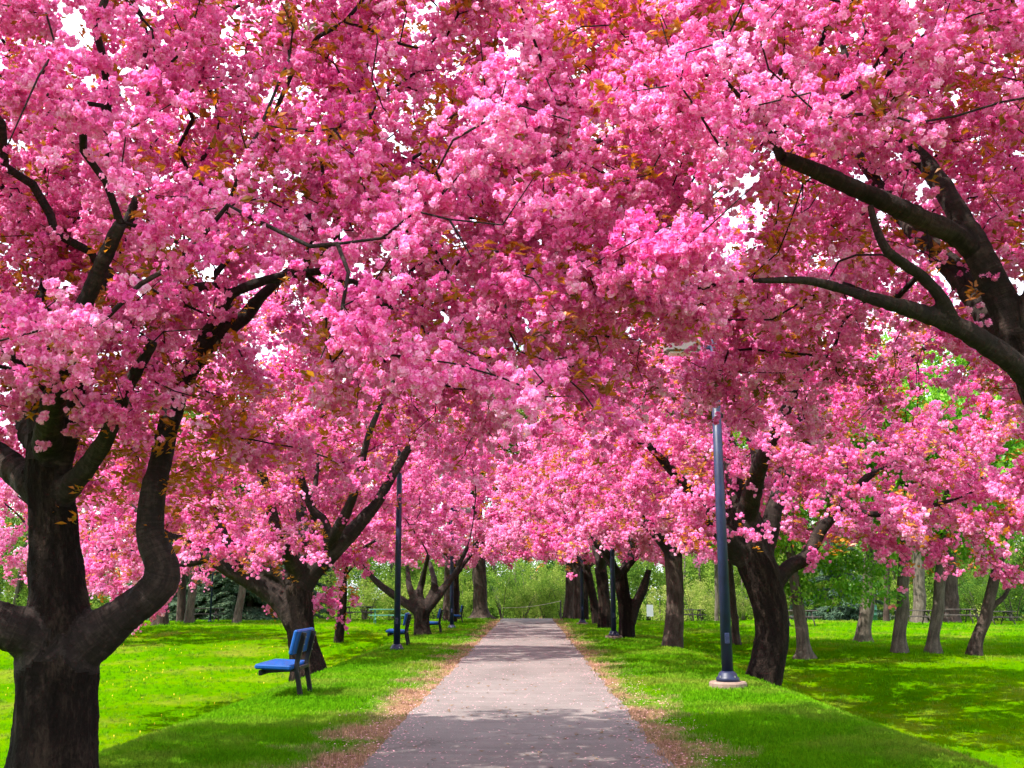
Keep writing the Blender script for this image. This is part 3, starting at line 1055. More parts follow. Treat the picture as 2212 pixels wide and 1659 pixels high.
# --- second tree on the left, behind the first bench
Y2 = 22.5
t2_parts = [
    px_limb('trunk', [(668, 1465, 44), (664, 1440, 37), (656, 1400, 31), (648, 1345, 28), (643, 1290, 30), (642, 1265, 29)], Y2),
    px_limb('limb', [(645, 1275, 28), (672, 1235, 24), (705, 1203, 21), (745, 1165, 18), (790, 1115, 14), (815, 1085, 12), (850, 1022, 10), (885, 965, 8)], Y2),
    px_limb('limb', [(700, 1208, 16), (708, 1165, 13), (698, 1125, 11), (672, 1095, 9), (640, 1000, 7)], Y2),
    px_limb('limb', [(680, 1230, 12), (676, 1190, 10), (680, 1150, 8), (676, 1090, 6, .5), (690, 980, 5, 1)], Y2),
    px_limb('limb', [(636, 1275, 22), (610, 1245, 15), (575, 1234, 13), (545, 1232, 10), (500, 1215, 7, -.3)], Y2),
    px_limb('limb', [(640, 1345, 26), (612, 1302, 24), (575, 1272, 22), (530, 1246, 20), (480, 1218, 17), (440, 1190, 14), (400, 1168, 10), (355, 1152, 8), (280, 1090, 5)], Y2),
    px_limb('limb', [(455, 1202, 10), (415, 1216, 8), (355, 1214, 6), (280, 1190, 5, -.5)], Y2),
    px_limb('limb', [(525, 1245, 14), (505, 1190, 12), (478, 1145, 10), (450, 1060, 7)], Y2),
    px_limb('limb', [(655, 1250, 20), (660, 1170, 14, 1.2), (640, 1050, 10, 2.2), (600, 900, 6, 3)], Y2),
    px_limb('limb', [(650, 1250, 20), (600, 1150, 13, -1.0), (560, 1000, 9, -1.8), (520, 850, 6, -2.5)], Y2),
    px_limb('limb', [(700, 1195, 15), (760, 1080, 10, -1), (800, 930, 7, -1.8), (860, 800, 5, -2.2)], Y2),
]
l2 = P(664, 1440, Y2)
cherry('old cherry tree with a forked trunk standing just behind the nearest blue bench', (l2.x, Y2, hz(l2.x, Y2) - 0.05), t2_parts,
       dict(c=(-5.2, 23.6), rx0=5.6, rx1=4.9, ry=3.8, zlow=1.3, zmid=3.1, ztop=10.2), 1300, 9500, 6500, 0.03, 0.02, 1.12, 1.2, seed=3, extra=np.vstack([around([(592, 1300), (715, 1300), (745, 1325), (690, 1290), (770, 1290)], Y2 + 1.0, 3, 0.12), around([(270, 1270), (240, 1240), (250, 1320)], Y2 - 0.5, 8, 0.4)]), keep=lambda x, y, z: not (x > -3.9 and z < 3.5) and not (x > -3.0 and z < 4.7))

# --- second tree on the right, behind the lamp post
Y3 = 19.5
r2_parts = [
    px_limb('trunk', [(1640, 1500, 46), (1648, 1470, 38), (1660, 1420, 35), (1668, 1360, 34), (1660, 1300, 36), (1642, 1240, 40), (1622, 1185, 42), (1606, 1130, 40), (1598, 1095, 34)], Y3),
    px_limb('limb', [(1606, 1140, 28), (1592, 1050, 22), (1570, 950, 16, .3), (1520, 830, 11, .5)], Y3),
    px_limb('limb', [(1600, 1205, 24), (1568, 1160, 20, -.3), (1535, 1125, 16, -.5), (1480, 1050, 12, -.9), (1400, 960, 8, -1.3)], Y3),
    px_limb('limb', [(1640, 1210, 26), (1660, 1150, 21), (1676, 1090, 17), (1700, 1000, 13, .3), (1740, 870, 9, .6)], Y3),
    px_limb('limb', [(1680, 1255, 17), (1705, 1225, 16), (1742, 1203, 15), (1770, 1150, 13), (1815, 1092, 11), (1875, 1030, 8), (1980, 960, 6)], Y3),
    px_limb('limb', [(1815, 1092, 9), (1880, 1110, 7, -.5), (1960, 1105, 6, -.8), (2060, 1080, 4, -1)], Y3),
    px_limb('limb', [(1610, 1130, 24), (1640, 1010, 17, -1.2), (1700, 880, 12, -2.2), (1760, 760, 7, -3)], Y3),
    px_limb('limb', [(1604, 1120, 24), (1640, 1000, 17, 1.4), (1600, 880, 11, 2.6), (1560, 760, 7, 3.4)], Y3),
    px_limb('limb', [(1700, 1000, 11, .3), (1800, 900, 9, .2), (1920, 800, 7, .2), (2020, 740, 5, .2)], Y3),
]
l3 = P(1650, 1476, Y3)
cherry('gnarled cherry tree with a twisting brown trunk right behind the tall lamp post', (l3.x, Y3, hz(l3.x, Y3) - 0.1), r2_parts,
       dict(c=(4.9, 20.4), rx0=5.0, rx1=6.4, ry=4.3, zlow=1.9, zmid=3.3, ztop=10.0), 1300, 9500, 6000, 0.03, 0.022, 1.12, 1.2, seed=4, extra=np.vstack([around([(1850, 1130), (1960, 1150), (2050, 1170), (2130, 1170), (2180, 1200), (2180, 1110), (2100, 1090), (1900, 1160)], Y3 - 0.8, 9, 0.35), around([(2140, 950), (2180, 1020), (2060, 980), (1980, 1060)], Y3 - 1.5, 10, 0.5)]))

# --- third tree on the left between the second and third bench
Y4 = 36.0
t3_parts = [
    px_limb('trunk', [(914, 1380, 22), (912, 1362, 18), (911, 1340, 16), (912, 1312, 17)], Y4),
    px_limb('limb', [(905, 1322, 11), (875, 1302, 9), (840, 1278, 8), (815, 1258, 7), (790, 1230, 5), (760, 1190, 3)], Y4),
    px_limb('limb', [(908, 1315, 9), (893, 1290, 8), (884, 1265, 7), (880, 1225, 4, .6)], Y4),
    px_limb('limb', [(914, 1312, 9), (906, 1282, 8), (912, 1255, 7), (925, 1200, 4, -1)], Y4),
    px_limb('limb', [(920, 1318, 11), (942, 1292, 10), (965, 1262, 8), (985, 1235, 6), (1010, 1180, 4)], Y4),
    px_limb('limb', [(920, 1310, 9), (934, 1280, 8), (938, 1255, 7), (928, 1215, 5, .8)], Y4),
]
l4 = P(912, 1364, Y4)
cherry('vase-shaped cherry tree with many bare stems between the far blue benches', (l4.x, Y4, hz(l4.x, Y4) - 0.05), t3_parts,
       dict(c=(l4.x - 0.3, Y4), rx0=5.6, rx1=4.2, ry=5.0, zlow=2.4, zmid=3.4, ztop=9.8), 650, 4600, 2000, 0.05, 0.02, 1.45, 1.5, seed=5, keep=lambda x, y, z: not (x > -3.5 and z < 5.8))


def far_cherry(label, px, Y, rpx, fork_py, n_l, env, lean=0, n_attr=420, n_bloom=3600, seed=0, scale=1.7, two=None, bark='cherry_bark'):
    base = P(px, HORIZON, Y)
    x = base.x
    z0 = hz(x, Y)
    r = rpx * Y / FPX
    top = P(px + lean, fork_py, Y)
    mid = (np.array((x, Y, z0)) * 0.5 + np.array(top) * 0.5) + np.array((0.06, 0, 0))
    parts = [('trunk', [np.array((x, Y, z0 - 0.3)), np.array((x, Y, z0 + 0.1)), mid, np.array(top)], [r * 1.5, r * 1.18, r * 0.95, r * 1.0])]
    if two is not None:
        parts.append(px_limb('limb', two, Y))
    parts += auto_limbs(np.array(top) - np.array((0, 0, 0.15)), r * 0.62, n_l, 3.1, 2.6, 100 + seed)
    return cherry(label, (x, Y, z0 - 0.05), parts, dict(c=(x, Y), **env), n_attr, n_bloom, 1800, 0.05, 0.02, scale, 1.7, pale=0.2, seed=seed, trunk_bark=bark)


far_cherry('cherry tree with a straight grey ridged trunk, right of the small white board', 1450, 28.5, 19, 1195, 5,
           dict(rx0=4.6, rx1=5.4, ry=4.6, zlow=2.5, zmid=3.3, ztop=9.6), 4, 700, 5200, 6, 1.35, bark='dull_bark')
far_cherry('cherry tree with a low V-forked trunk beside a lamp post on the right', 1352, 34.0, 15, 1235, 4,
           dict(rx0=4.8, rx1=5.2, ry=4.8, zlow=2.6, zmid=3.4, ztop=9.5), -14, 520, 4200, 7, 1.5, [(1358, 1352, 13), (1372, 1310, 11), (1388, 1275, 10), (1402, 1230, 6)])
far_cherry('thick-trunked cherry tree just left of the second lamp post on the right', 1305, 43.0, 13, 1225, 4,
           dict(rx0=4.9, rx1=5.0, ry=5.0, zlow=2.7, zmid=3.5, ztop=9.5), -8, 420, 3600, 8)
far_cherry('slender leaning cherry tree behind the third lamp post on the right', 1288, 49.0, 9, 1225, 4,
           dict(rx0=5.0, rx1=5.0, ry=5.0, zlow=2.8, zmid=3.6, ztop=9.5), -22, 420, 3600, 9)
far_cherry('farthest pink cherry tree on the right side, crown over the end of the path', 1262, 56.0, 8, 1230, 4,
           dict(rx0=4.8, rx1=5.0, ry=5.0, zlow=3.0, zmid=3.7, ztop=9.5), -4, 420, 3600, 10)
far_cherry('farthest pink cherry tree on the left side, beyond the fourth bench', 978, 52.0, 9, 1240, 4,
           dict(rx0=5.0, rx1=3.0, ry=5.0, zlow=2.8, zmid=3.5, ztop=9.3), 4, 420, 3600, 11)
far_cherry('pink cherry tree out on the left lawn, mostly hidden behind the black front trunk', 95, 44.0, 9, 1190, 5,
           dict(rx0=6.5, rx1=7.0, ry=5.0, zlow=1.2, zmid=2.4, ztop=12.5), 6, 700, 6500, 12, 1.6)
far_cherry('pink cherry tree on the far left lawn, low crown behind the forked tree', 735, 43.0, 9, 1240, 4,
           dict(rx0=5.5, rx1=5.5, ry=5.0, zlow=2.6, zmid=3.2, ztop=10.5), 6, 420, 3200, 13)


# ------------------------------------------------------------------ park trees with green leaves
def park_tree(name, label, cat, group, px, py, Y, rpx, top, mat, crown=None, leaves=('maple', 260, 1.0), flare=1.9, low=None, fork=None):
    """px, py: where the trunk meets the ground; top: (px, py) a trunk passes higher up"""
    b = P(px, py, Y)
    loc = (b.x, Y, hz(b.x, Y))
    r = rpx * Y / FPX
    root = empty(name, loc, label, cat, group)
    t = np.array(P(top[0], top[1], Y)) - np.array(b)
    full = t * (crown[0] / t[2]) if crown else t
    pts = [np.array((0, 0, -0.35)), np.array((0, 0, 0.04)), t * 0.05 + np.array((0, 0, 0.10)), t * 0.16 + np.array((0, 0, 0.16)), t * 0.55 + np.array((0.03, 0, 0)), t, full * 0.999]
    p, rr = smooth_path(pts, [r * flare * 1.25, r * (1 + (flare - 1) * .8), r * (1.05 + (flare - 1) * .32), r * 1.03, r, r * 0.92, r * 0.5], 0.10)
    v, f, bk = tube(p, rr, 16, True)
    d = v.copy()
    for i in range(len(v)):
        q = Vector(v[i] + np.array(loc))
        a = mnoise.noise(Vector((q.x * 4, q.y * 4, q.z * 1.5))) * 0.12
        low_f = math.exp(-max(0, v[i][2]) / 0.25)
        ang = math.atan2(v[i][1], v[i][0])
        a += low_f * 0.30 * math.sin(ang * 5 + px) * min(1, flare - 0.9)
        ctr = p[i // 16] if i // 16 < len(p) else p[-1]
        d[i] = ctr + (v[i] - ctr) * (1 + a)
    obj('trunk', mesh_from('trunk', d, f, mat, True, {'bark': ('POINT', 'FLOAT_VECTOR', bk)}), root)
    if fork is not None:
        fp = [np.array(P(q[0], q[1], Y)) - np.array(loc) for q in fork]
        fv, ff, fb = tube(*smooth_path(fp, [q[2] * Y / FPX for q in fork], 0.15), 10, True)
        obj('limb', mesh_from('limb', fv, ff, mat, True, {'bark': ('POINT', 'FLOAT_VECTOR', fb)}), root)
    if crown:
        th, rad, zlow, ztop = crown
        n_l = 6
        for k in range(n_l):
            s = full * rng.uniform(0.55, 0.95)
            a = k * 2 * math.pi / n_l + rng.normal(0, .3)
            e = s + np.array([math.cos(a) * rad * .7, math.sin(a) * rad * .7, rng.uniform(0.3, 1.6)])
            m_ = (s + e) / 2 + np.array([0, 0, rng.uniform(-.1, .35)])
            lv, lf, lb = tube(*smooth_path([s, m_, e], [r * 0.42, r * 0.28, r * 0.1], 0.3), 6, False)
            obj('limb', mesh_from('limb', lv, lf, mat, True, {'bark': ('POINT', 'FLOAT_VECTOR', lb)}), root)
        key, n, sc_ = leaves
        pts = []
        while len(pts) < n:
            u = unit(1)[0] * rng.random() ** 0.4
            x, y, z = u[0] * rad, u[1] * rad, (zlow + ztop) / 2 + u[2] * (ztop - zlow) / 2
            if mnoise.noise(Vector((x + loc[0], y + loc[1], z)) * 0.7) < -0.12: continue
            pts.append((x + full[0] * 0.6, y + full[1] * 0.6, z))
        pts = np.array(pts)
        if low is not None:
            pts = np.vstack([pts, np.array(low)])
        n = len(pts)
        shade = np.clip(np.array([0.5 + 0.6 * mnoise.noise(Vector(q * 0.9)) for q in pts]) + rng.normal(0, .15, n), 0, 1)
        scatter('foliage', key, pts, rand_rot(n, 0.6), rng.uniform(0.7, 1.25, n) * sc_, shade, root)
    return root


GR = 'green park trees on the right lawn'
low_b1 = [(rng.normal(1.1, 0.7), rng.normal(0, 0.6), rng.uniform(1.55, 2.9)) for _ in range(70)]
park_tree('maple_tree', 'green maple with low hanging leaves and flared roots, just right of the gnarled cherry trunk', 'maple tree', GR, 1738, 1411, 29, 13, (1722, 1290), M['grey_bark'], (6.0, 3.6, 2.4, 9.0), ('maple', 620, 1.0), 1.8, low_b1)
park_tree('maple_tree', 'green park tree with a pale curved trunk left of the green litter bin', 'maple tree', GR, 1866, 1389, 36, 14, (1880, 1225), M['grey_bark'], (7.0, 3.8, 3.2, 10.0), ('maple', 420, 1.1), 1.5)
park_tree('maple_tree', 'green park tree with a straight dark grey trunk in front of the red barbecue', 'maple tree', GR, 1943, 1411, 29.5, 12.5, (1952, 1240), M['grey_bark'], (6.5, 3.4, 3.0, 9.5), ('maple', 420, 1.0), 1.5)
park_tree('maple_tree', 'green park tree with slightly leaning trunk between the picnic tables and the barbecue', 'maple tree', GR, 2016, 1413, 29.5, 12, (2032, 1245), M['grey_bark'], (6.5, 3.4, 2.7, 9.5), ('maple', 480, 1.0), 1.6)
park_tree('maple_tree', 'dark strongly leaning forked park tree, last trunk before the right edge', 'maple tree', GR, 2106, 1414, 29, 12, (2143, 1270), M['dull_bark'], (5.5, 3.8, 2.2, 9.5), ('maple', 640, 1.0), 1.4, None, [(2128, 1330, 8), (2150, 1305, 6), (2168, 1290, 5), (2185, 1260, 3)])
park_tree('park_tree', 'thick pale ridged trunk behind the picnic tables on the far right lawn', 'tree', GR, 1986, 1336, 58, 13, (1984, 1240), M['grey_bark'], (9.0, 5, 4.5, 14), ('wood', 300, 1.2), 1.5)
park_tree('park_tree', 'thick twin-toned trunk beyond the picnic tables, right of the leaning maple', 'tree', GR, 2052, 1334, 62, 17, (2050, 1240), M['dull_bark'], (9.0, 5, 4.5, 14), ('wood', 300, 1.2), 1.3)
park_tree('park_tree', 'thin bare brown trunk just right of the green litter bin', 'tree', GR, 1914, 1331, 62, 6, (1915, 1230), M['dull_bark'], (9.0, 3, 5, 12), ('wood', 160, 1.2), 1.2)
park_tree('park_tree', 'dark slim trunk partly hidden behind the tall lamp post', 'tree', GR, 1590, 1392, 33, 8, (1582, 1290), M['dull_bark'], (6.0, 3.0, 3.0, 8), ('maple', 260, 1.0), 1.5)
park_tree('park_tree', 'thin pale trunk far off between the grey cherry trunk and the tall lamp post', 'tree', GR, 1548, 1334, 70, 4.5, (1547, 1240), M['grey_bark'], (8.0, 3.5, 3.6, 11), ('wood', 200, 1.2), 1.2)
GL = 'big old trees at the end of the path'
park_tree('park_tree', 'huge dark trunk with flared roots beside the last lamp post on the left', 'tree', GL, 1038, 1333, 61, 15, (1034, 1200), M['dull_bark'], (11.0, 5.5, 6.5, 17), ('wood', 420, 1.3), 2.0)
park_tree('park_tree', 'broad shaded trunk right behind the third lamp post on the left', 'tree', GL, 974, 1334, 57, 17, (976, 1230), M['dull_bark'], (11.0, 5.5, 7, 17), ('wood', 420, 1.3), 1.1)
park_tree('park_tree', 'pale brown trunk at the right end of the path, beside its darker twin', 'tree', GL, 1228, 1336, 60, 10, (1232, 1220), M['dull_bark'], (11.0, 4.5, 6.5, 16), ('wood', 360, 1.3), 1.6)
park_tree('park_tree', 'dark trunk at the right end of the path, touching its paler twin', 'tree', GL, 1248, 1337, 58, 9, (1246, 1220), M['dull_bark'], (11.0, 4.5, 6.5, 16), ('wood', 360, 1.3), 1.3)
GF = 'park trees at the back of the left lawn'
park_tree('park_tree', 'wide grey trunk at the back of the left lawn beneath the elbow-bent limb', 'tree', GF, 346, 1343, 54, 15, (350, 1200), M['dull_bark'], (9.0, 5, 4.0, 14), ('wood', 360, 1.2), 1.25)
park_tree('park_tree', 'straight dark trunk at the back of the left lawn beside the curved one', 'tree', GF, 391, 1340, 58, 9, (392, 1200), M['dull_bark'], (9.0, 4, 4.5, 13), ('wood', 300, 1.2), 1.2)
park_tree('park_tree', 'grey trunk curving up from a slanted foot, left of the thin lamp at the back', 'tree', GF, 408, 1341, 55, 9, (421, 1210), M['grey_bark'], (9.0, 4, 4.5, 13), ('wood', 300, 1.2), 1.3)
park_tree('park_tree', 'slim pale trunk with a bent foot in front of the dark spruces', 'tree', GF, 512, 1338, 55, 8, (529, 1225), M['grey_bark'], (9.0, 4, 4.5, 13), ('wood', 300, 1.2), 1.35)


def spruce(label, x, y, h, r, dark=0.3):
    z0 = hz(x, y)
    root = empty('spruce_tree', (x, y, z0), label, 'spruce tree', 'dark spruces behind the lawns')
    v, f, b = tube([(0, 0, -0.3), (0, 0, h * 0.5), (0, 0, h)], [0.22, 0.14, 0.03], 8)
    obj('trunk', mesh_from('trunk', v, f, M['dull_bark'], True, {'bark': ('POINT', 'FLOAT_VECTOR', b)}), root)
    pts, rot, scl, sh = [], [], [], []
    z = 0.25
    while z < h:
        rr = r * (1 - z / h) ** 0.8
        m_ = max(5, int(rr * 7))
        for k in range(m_):
            a = rng.uniform(0, 2 * np.pi)
            for t in np.arange(0.1, 1.0, 0.9 / max(1.0, rr)):
                pts.append((math.cos(a) * rr * t, math.sin(a) * rr * t, z - 0.25 * rr * t * t + rng.normal(0, .05)))
                rot.append((0, 0.12, a + rng.normal(0, .25))); scl.append(rng.uniform(0.9, 1.5)); sh.append(np.clip(dark + 0.5 * rng.random(), 0, 1))
        z += rng.uniform(0.45, 0.75)
    scatter('needles', 'bough', np.array(pts), np.array(rot), scl, sh, root)
    return root


spruce('tall dark blue-green spruce at the back left, widest of the row behind the thin lamp', float(P(452, 1300, 68).x), 68, 13, 3.6)
spruce('dark spruce behind the slim bent trunk at the back of the left lawn', float(P(540, 1300, 66).x), 66, 12, 3.3)
spruce('dark spruce at the back left close behind the forked cherry trunk', float(P(600, 1300, 70).x), 70, 11, 3.3)
spruce('dark spruce at the back left behind the straight dark trunk', float(P(380, 1300, 72).x), 72, 12, 3.4)
spruce('nearly black broad spruce on the far right lawn left of the litter bin', float(P(1822, 1300, 66).x), 66, 6.5, 2.6, 0.0)


# ------------------------------------------------------------------ shrubs and the far wood
def shrub(px, Y, r, h, n, tone, label, group):
    b = P(px, HORIZON, Y)
    x = b.x
    root = empty('shrub', (x, Y, hz(x, Y)), label, 'shrub', group)
    sb = MB()
    for k in range(6):
        a = rng.uniform(0, 6.28)
        e = np.array([math.cos(a) * r * .7, math.sin(a) * r * .7, h * rng.uniform(.6, .95)])
        sb.tube(*smooth_path([(e[0] * .1, e[1] * .1, -0.1), e * np.array([.45, .45, .55]), e], [0.035, 0.022, 0.008], 0.4), 5, False)
    so = sb.build('stems', M['twig'], root); so['kind'] = 'stuff'
    pts = unit(n) * rng.random((n, 1)) ** 0.45 * np.array([r, r, h * 0.52]) + np.array([0, 0, h * 0.52])
    pts = pts[[mnoise.noise(Vector(q * 1.2) + Vector((x, Y, 0))) > -0.25 for q in pts]]
    m_ = len(pts)
    sh = np.clip(tone + rng.normal(0, .1, m_), 0, 1)
    scatter('foliage', 'wood', pts, rand_rot(m_), rng.uniform(0.6, 1.1, m_) * 0.75, sh, root)


GS = 'shrubs beyond the end of the path'
for args in [
    (1085, 68, 1.6, 2.6, 90, .45, 'deep green low shrub behind the left end of the rope barrier'),
    (1128, 69, 1.9, 2.2, 120, .68, 'low yellow-green shrub behind the middle of the rope barrier'),
    (1180, 70, 1.9, 2.8, 120, .52, 'mid green shrub behind the rope barrier, next to its post'),
    (1214, 70, 1.6, 3.2, 100, .66, 'yellow-green shrub directly behind the thin post of the rope barrier'),
    (1140, 75, 2.4, 4.8, 170, .58, 'tallest olive green shrub closing the view at the end of the path'),
    (1196, 77, 2.4, 5.0, 170, .74, 'tall pale yellow shrub showing above the others at the end of the path')]:
    shrub(*args, GS)
GS = 'shrubs behind the benches on the left'
for args in [
    (795, 66, 1.8, 2.6, 100, .7, 'yellow shrub behind the dark picnic table near the drooping blossom'),
    (855, 68, 2.0, 3.2, 130, .6, 'green shrub behind the green picnic table'),
    (898, 66, 1.7, 2.3, 100, .76, 'bright yellow shrub seen between the stems of the vase-shaped cherry'),
    (1002, 69, 1.8, 3.0, 120, .66, 'yellow-green shrub in the gap between the two huge trunks on the left'),
    (945, 70, 2.0, 3.4, 130, .56, 'leafy green shrub right of the vase-shaped cherry')]:
    shrub(*args, GS)
GS = 'shrubs at the back of the right lawn'
for args in [
    (1425, 74, 1.8, 2.6, 90, .9, 'straw-pale shrub behind the small white board'),
    (1500, 76, 2.2, 3.4, 120, .82, 'pale yellow shrub behind the small far picnic table'),
    (1565, 74, 2.0, 3.0, 110, .86, 'pale shrub beside the thin pale far trunk'),
    (1640, 74, 2.2, 3.6, 120, .6, 'green shrub showing between the lamp post and the gnarled trunk'),
    (1960, 74, 2.2, 3.6, 120, .66, 'light green shrub behind the barbecue'),
    (2115, 72, 2.4, 4.0, 140, .4, 'dark green shrub behind the leaning forked tree'),
    (2185, 68, 2.2, 3.2, 120, .33, 'darkest green shrub at the right edge of the lawn')]:
    shrub(*args, GS)


def woodland():
    pts, scl, sh = [], [], []
    sb = []
    for k in range(300):
        y = rng.uniform(80, 120)
        x = rng.uniform(-0.75, 0.75) * y if k < 230 else rng.uniform(0.2, 0.62) * y
        hgt = rng.uniform(6, 15) * (0.75 if abs(x) < 9 else 1.0)
        tone = float(np.clip(0.46 + 0.4 * mnoise.noise(Vector((x * 0.05, y * .05, 2))) + rng.normal(0, .12) + (0.1 if x > 5 else -0.05), 0.12, 0.95))
        z0 = hz(x, y)
        rad = rng.uniform(1.6, 3.2)
        lean = rng.normal(0, .4)
        sb.append((x, y, z0, hgt, rng.uniform(.1, .28), lean))
        for q in range(52):
            u = unit(1)[0] * rng.random() ** .45
            pts.append((x + u[0] * rad + lean * .6, y + u[1] * rad, z0 + hgt * 0.52 + u[2] * hgt * 0.5))
            scl.append(rng.uniform(1.0, 1.9)); sh.append(np.clip(tone + rng.normal(0, .09), 0, 1))
    for k in range(900):      # undergrowth
        y = rng.uniform(78, 100); x = rng.uniform(-0.75, 0.75) * y
        pts.append((x, y, hz(x, y) + rng.uniform(0.2, 2.4))); scl.append(rng.uniform(.9, 1.7))
        sh.append(np.clip(0.48 + 0.45 * mnoise.noise(Vector((x * .1, y * .1, 9))) + rng.normal(0, .1) + (0.15 if x > 4 else 0), 0, 1))
    n = len(pts)
    root = scatter('woodland', 'wood', np.array(pts), rand_rot(n), scl, sh, None)
    tag(root, 'mass of spring woodland in yellow-green leaf beyond the lawns', None, None, 'stuff')
    VV, FF, BB, base = [], [], [], 0
    for (x, y, z0, h, r, ln) in sb:
        v, f, b = tube([(x, y, z0 - .3), (x + ln * .4, y, z0 + h * .5), (x + ln, y, z0 + h)], [r, r * .7, r * .2], 6)
        VV.append(v); BB.append(b); FF += [tuple(q + base for q in t) for t in f]; base += len(v)
    o = obj('trunks', mesh_from('trunks', np.vstack(VV), FF, M['grey_bark'], True, {'bark': ('POINT', 'FLOAT_VECTOR', np.vstack(BB))}), root)
    o['kind'] = 'stuff'


woodland()

# ------------------------------------------------------------------ lamp posts
M['lamp_paint'] = solid('navy_lamp_paint', (0.009, 0.014, 0.045), 0.45, 0.0, 0.4, 4, 0.08, 0.0, 0.35)
M['lamp_head'] = solid('bronze_lamp_head', (0.16, 0.14, 0.13), 0.5, 0.2, 0.15, 5)
M['glass'] = solid('frosted_lamp_lens', (0.62, 0.62, 0.58), 0.25, 0.0, 0.05, 5)
M['concrete'] = solid('pinkish_concrete', (0.20, 0.135, 0.105), 0.85, 0.0, 0.25, 14, 0.4)
M['bolt'] = solid('bare_steel', (0.35, 0.35, 0.36), 0.4, 0.8, 0.1, 10)


def lamp_post(label, px, py, Y, height, side, lean=0.0, group='navy lamp posts along the path', foot=True):
    b = P(px, py, Y)
    z = hz(b.x, Y)
    root = empty('lamp_post', (b.x, Y, z), label, 'lamp post', group)
    root.rotation_euler = (0, R_(lean), 0)
    if foot:
        MB().tube([(0, 0, -0.25), (0, 0, 0.085), (0, 0, 0.11)], [0.285, 0.285, 0.265], 28).build('footing', M['concrete'], root)
        z1 = 0.112
    else:
        MB().tube([(0, 0, -0.1), (0, 0, 0.02)], [0.19, 0.19], 24).build('footing', M['concrete'], root)
        z1 = 0.022
    base = MB().tube([(0, 0, z1), (0, 0, z1 + 0.05), (0, 0, z1 + 0.07), (0, 0, z1 + 0.12), (0, 0, z1 + 0.15)], [0.175, 0.175, 0.15, 0.13, 0.094], 24).build('base_cover', M['lamp_paint'], root, True)
    for k in range(4):
        a = k * math.pi / 2 + .6
        MB().tube([(math.cos(a) * .15, math.sin(a) * .15, z1 + .05), (math.cos(a) * .15, math.sin(a) * .15, z1 + .085)], [0.014, 0.014], 6).build('bolt', M['bolt'], base)
    pole = MB().tube([(0, 0, z1 + 0.151), (0, 0, height * .5), (0, 0, height)], [0.086, 0.078, 0.068], 24).build('pole', M['lamp_paint'], root, True)
    MB().box((0.0, -0.088, 0.75), (0.075, 0.012, 0.16), 0.005).build('access_hatch', M['lamp_paint'], pole)
    MB().tube([(0, 0, height), (0, 0, height + 0.03)], [0.072, 0.05], 16).build('cap', M['lamp_paint'], pole)
    MB().box((side * 0.16, 0, height - 0.10), (0.24, 0.06, 0.06), 0.008).build('arm', M['lamp_paint'], root)
    head = MB().box((side * 0.52, 0, height - 0.09), (0.56, 0.36, 0.20), 0.02).build('lamp_head', M['lamp_head'], root)
    MB().box((side * 0.52, 0, height - 0.20), (0.44, 0.27, 0.03), 0.008).build('lens', M['glass'], head)
    return root


lamp_post('nearest navy lamp post on a round concrete footing beside the gnarled cherry', 1572, 1465, 16.0, 5.45, -1)
lamp_post('navy lamp post on the left standing in front of the second bench', 857, 1402, 26.5, 5.4, 1, -0.4, foot=False)
lamp_post('navy lamp post on the left whose flat lamp head shows clear of the blossom', 976, 1354, 43.5, 5.05, 1, -0.6, foot=False)
lamp_post('smallest navy lamp post on the left against the huge flared trunk', 1027, 1334, 61.0, 5.2, 1, foot=False)
lamp_post('navy lamp post on the right in front of the V-forked cherry trunk', 1326, 1375, 33.5, 5.4, -1)
lamp_post('farthest navy lamp post on the right, beside the twin trunks', 1258, 1347, 49.0, 5.4, -1)
b = P(454, 1334, 57)
th = empty('thin_lamp_post', (b.x, 57, hz(b.x, 57)), 'thin dark pole standing in front of the spruces behind the left lawn', 'lamp post')
MB().tube([(0, 0, -.1), (0, 0, 5.2)], [0.06, 0.045], 10).build('pole', M['lamp_paint'], th, True)
MB().tube([(0, 0, 0), (0, 0, .12)], [0.14, 0.09], 12).build('base_cover', M['lamp_paint'], th, True)
MB().box((0, 0, 5.26), (0.5, 0.3, 0.12), 0.02).build('lamp_head', M['lamp_head'], th)

# ------------------------------------------------------------------ benches, their backs to the path
M['blue'] = solid('blue_bench_plastic', (0.0008, 0.050, 0.21), 0.5, 0.0, 0.3, 5, 0.06, 0.0, 0.2)
M['black'] = solid('black_bench_metal', (0.005, 0.0055, 0.007), 0.5, 0.0, 0.3, 8, 0.05, 0.0, 0.25)


def flat_bar(pts, w, d):
    """a square bar through points in the x-z plane; w along y, d across"""
    mb = MB()
    pts = [np.array(p, float) for p in pts]
    V, F = [], []
    for i, p in enumerate(pts):
        a = pts[max(0, i - 1)]; c = pts[min(len(pts) - 1, i + 1)]
        t = c - a; t /= np.linalg.norm(t)
        nrm = np.array([t[2], 0, -t[0]])
        for sy, sn in ((-1, -1), (1, -1), (1, 1), (-1, 1)):
            V.append(p + np.array([0, sy * w / 2, 0]) + nrm * sn * d / 2)
    for i in range(len(pts) - 1):
        for k in range(4):
            F.append((i * 4 + k, i * 4 + (k + 1) % 4, i * 4 + 4 + (k + 1) % 4, i * 4 + 4 + k))
    F.append((3, 2, 1, 0)); n = (len(pts) - 1) * 4; F.append((n, n + 1, n + 2, n + 3))
    return mb.add(V, F)


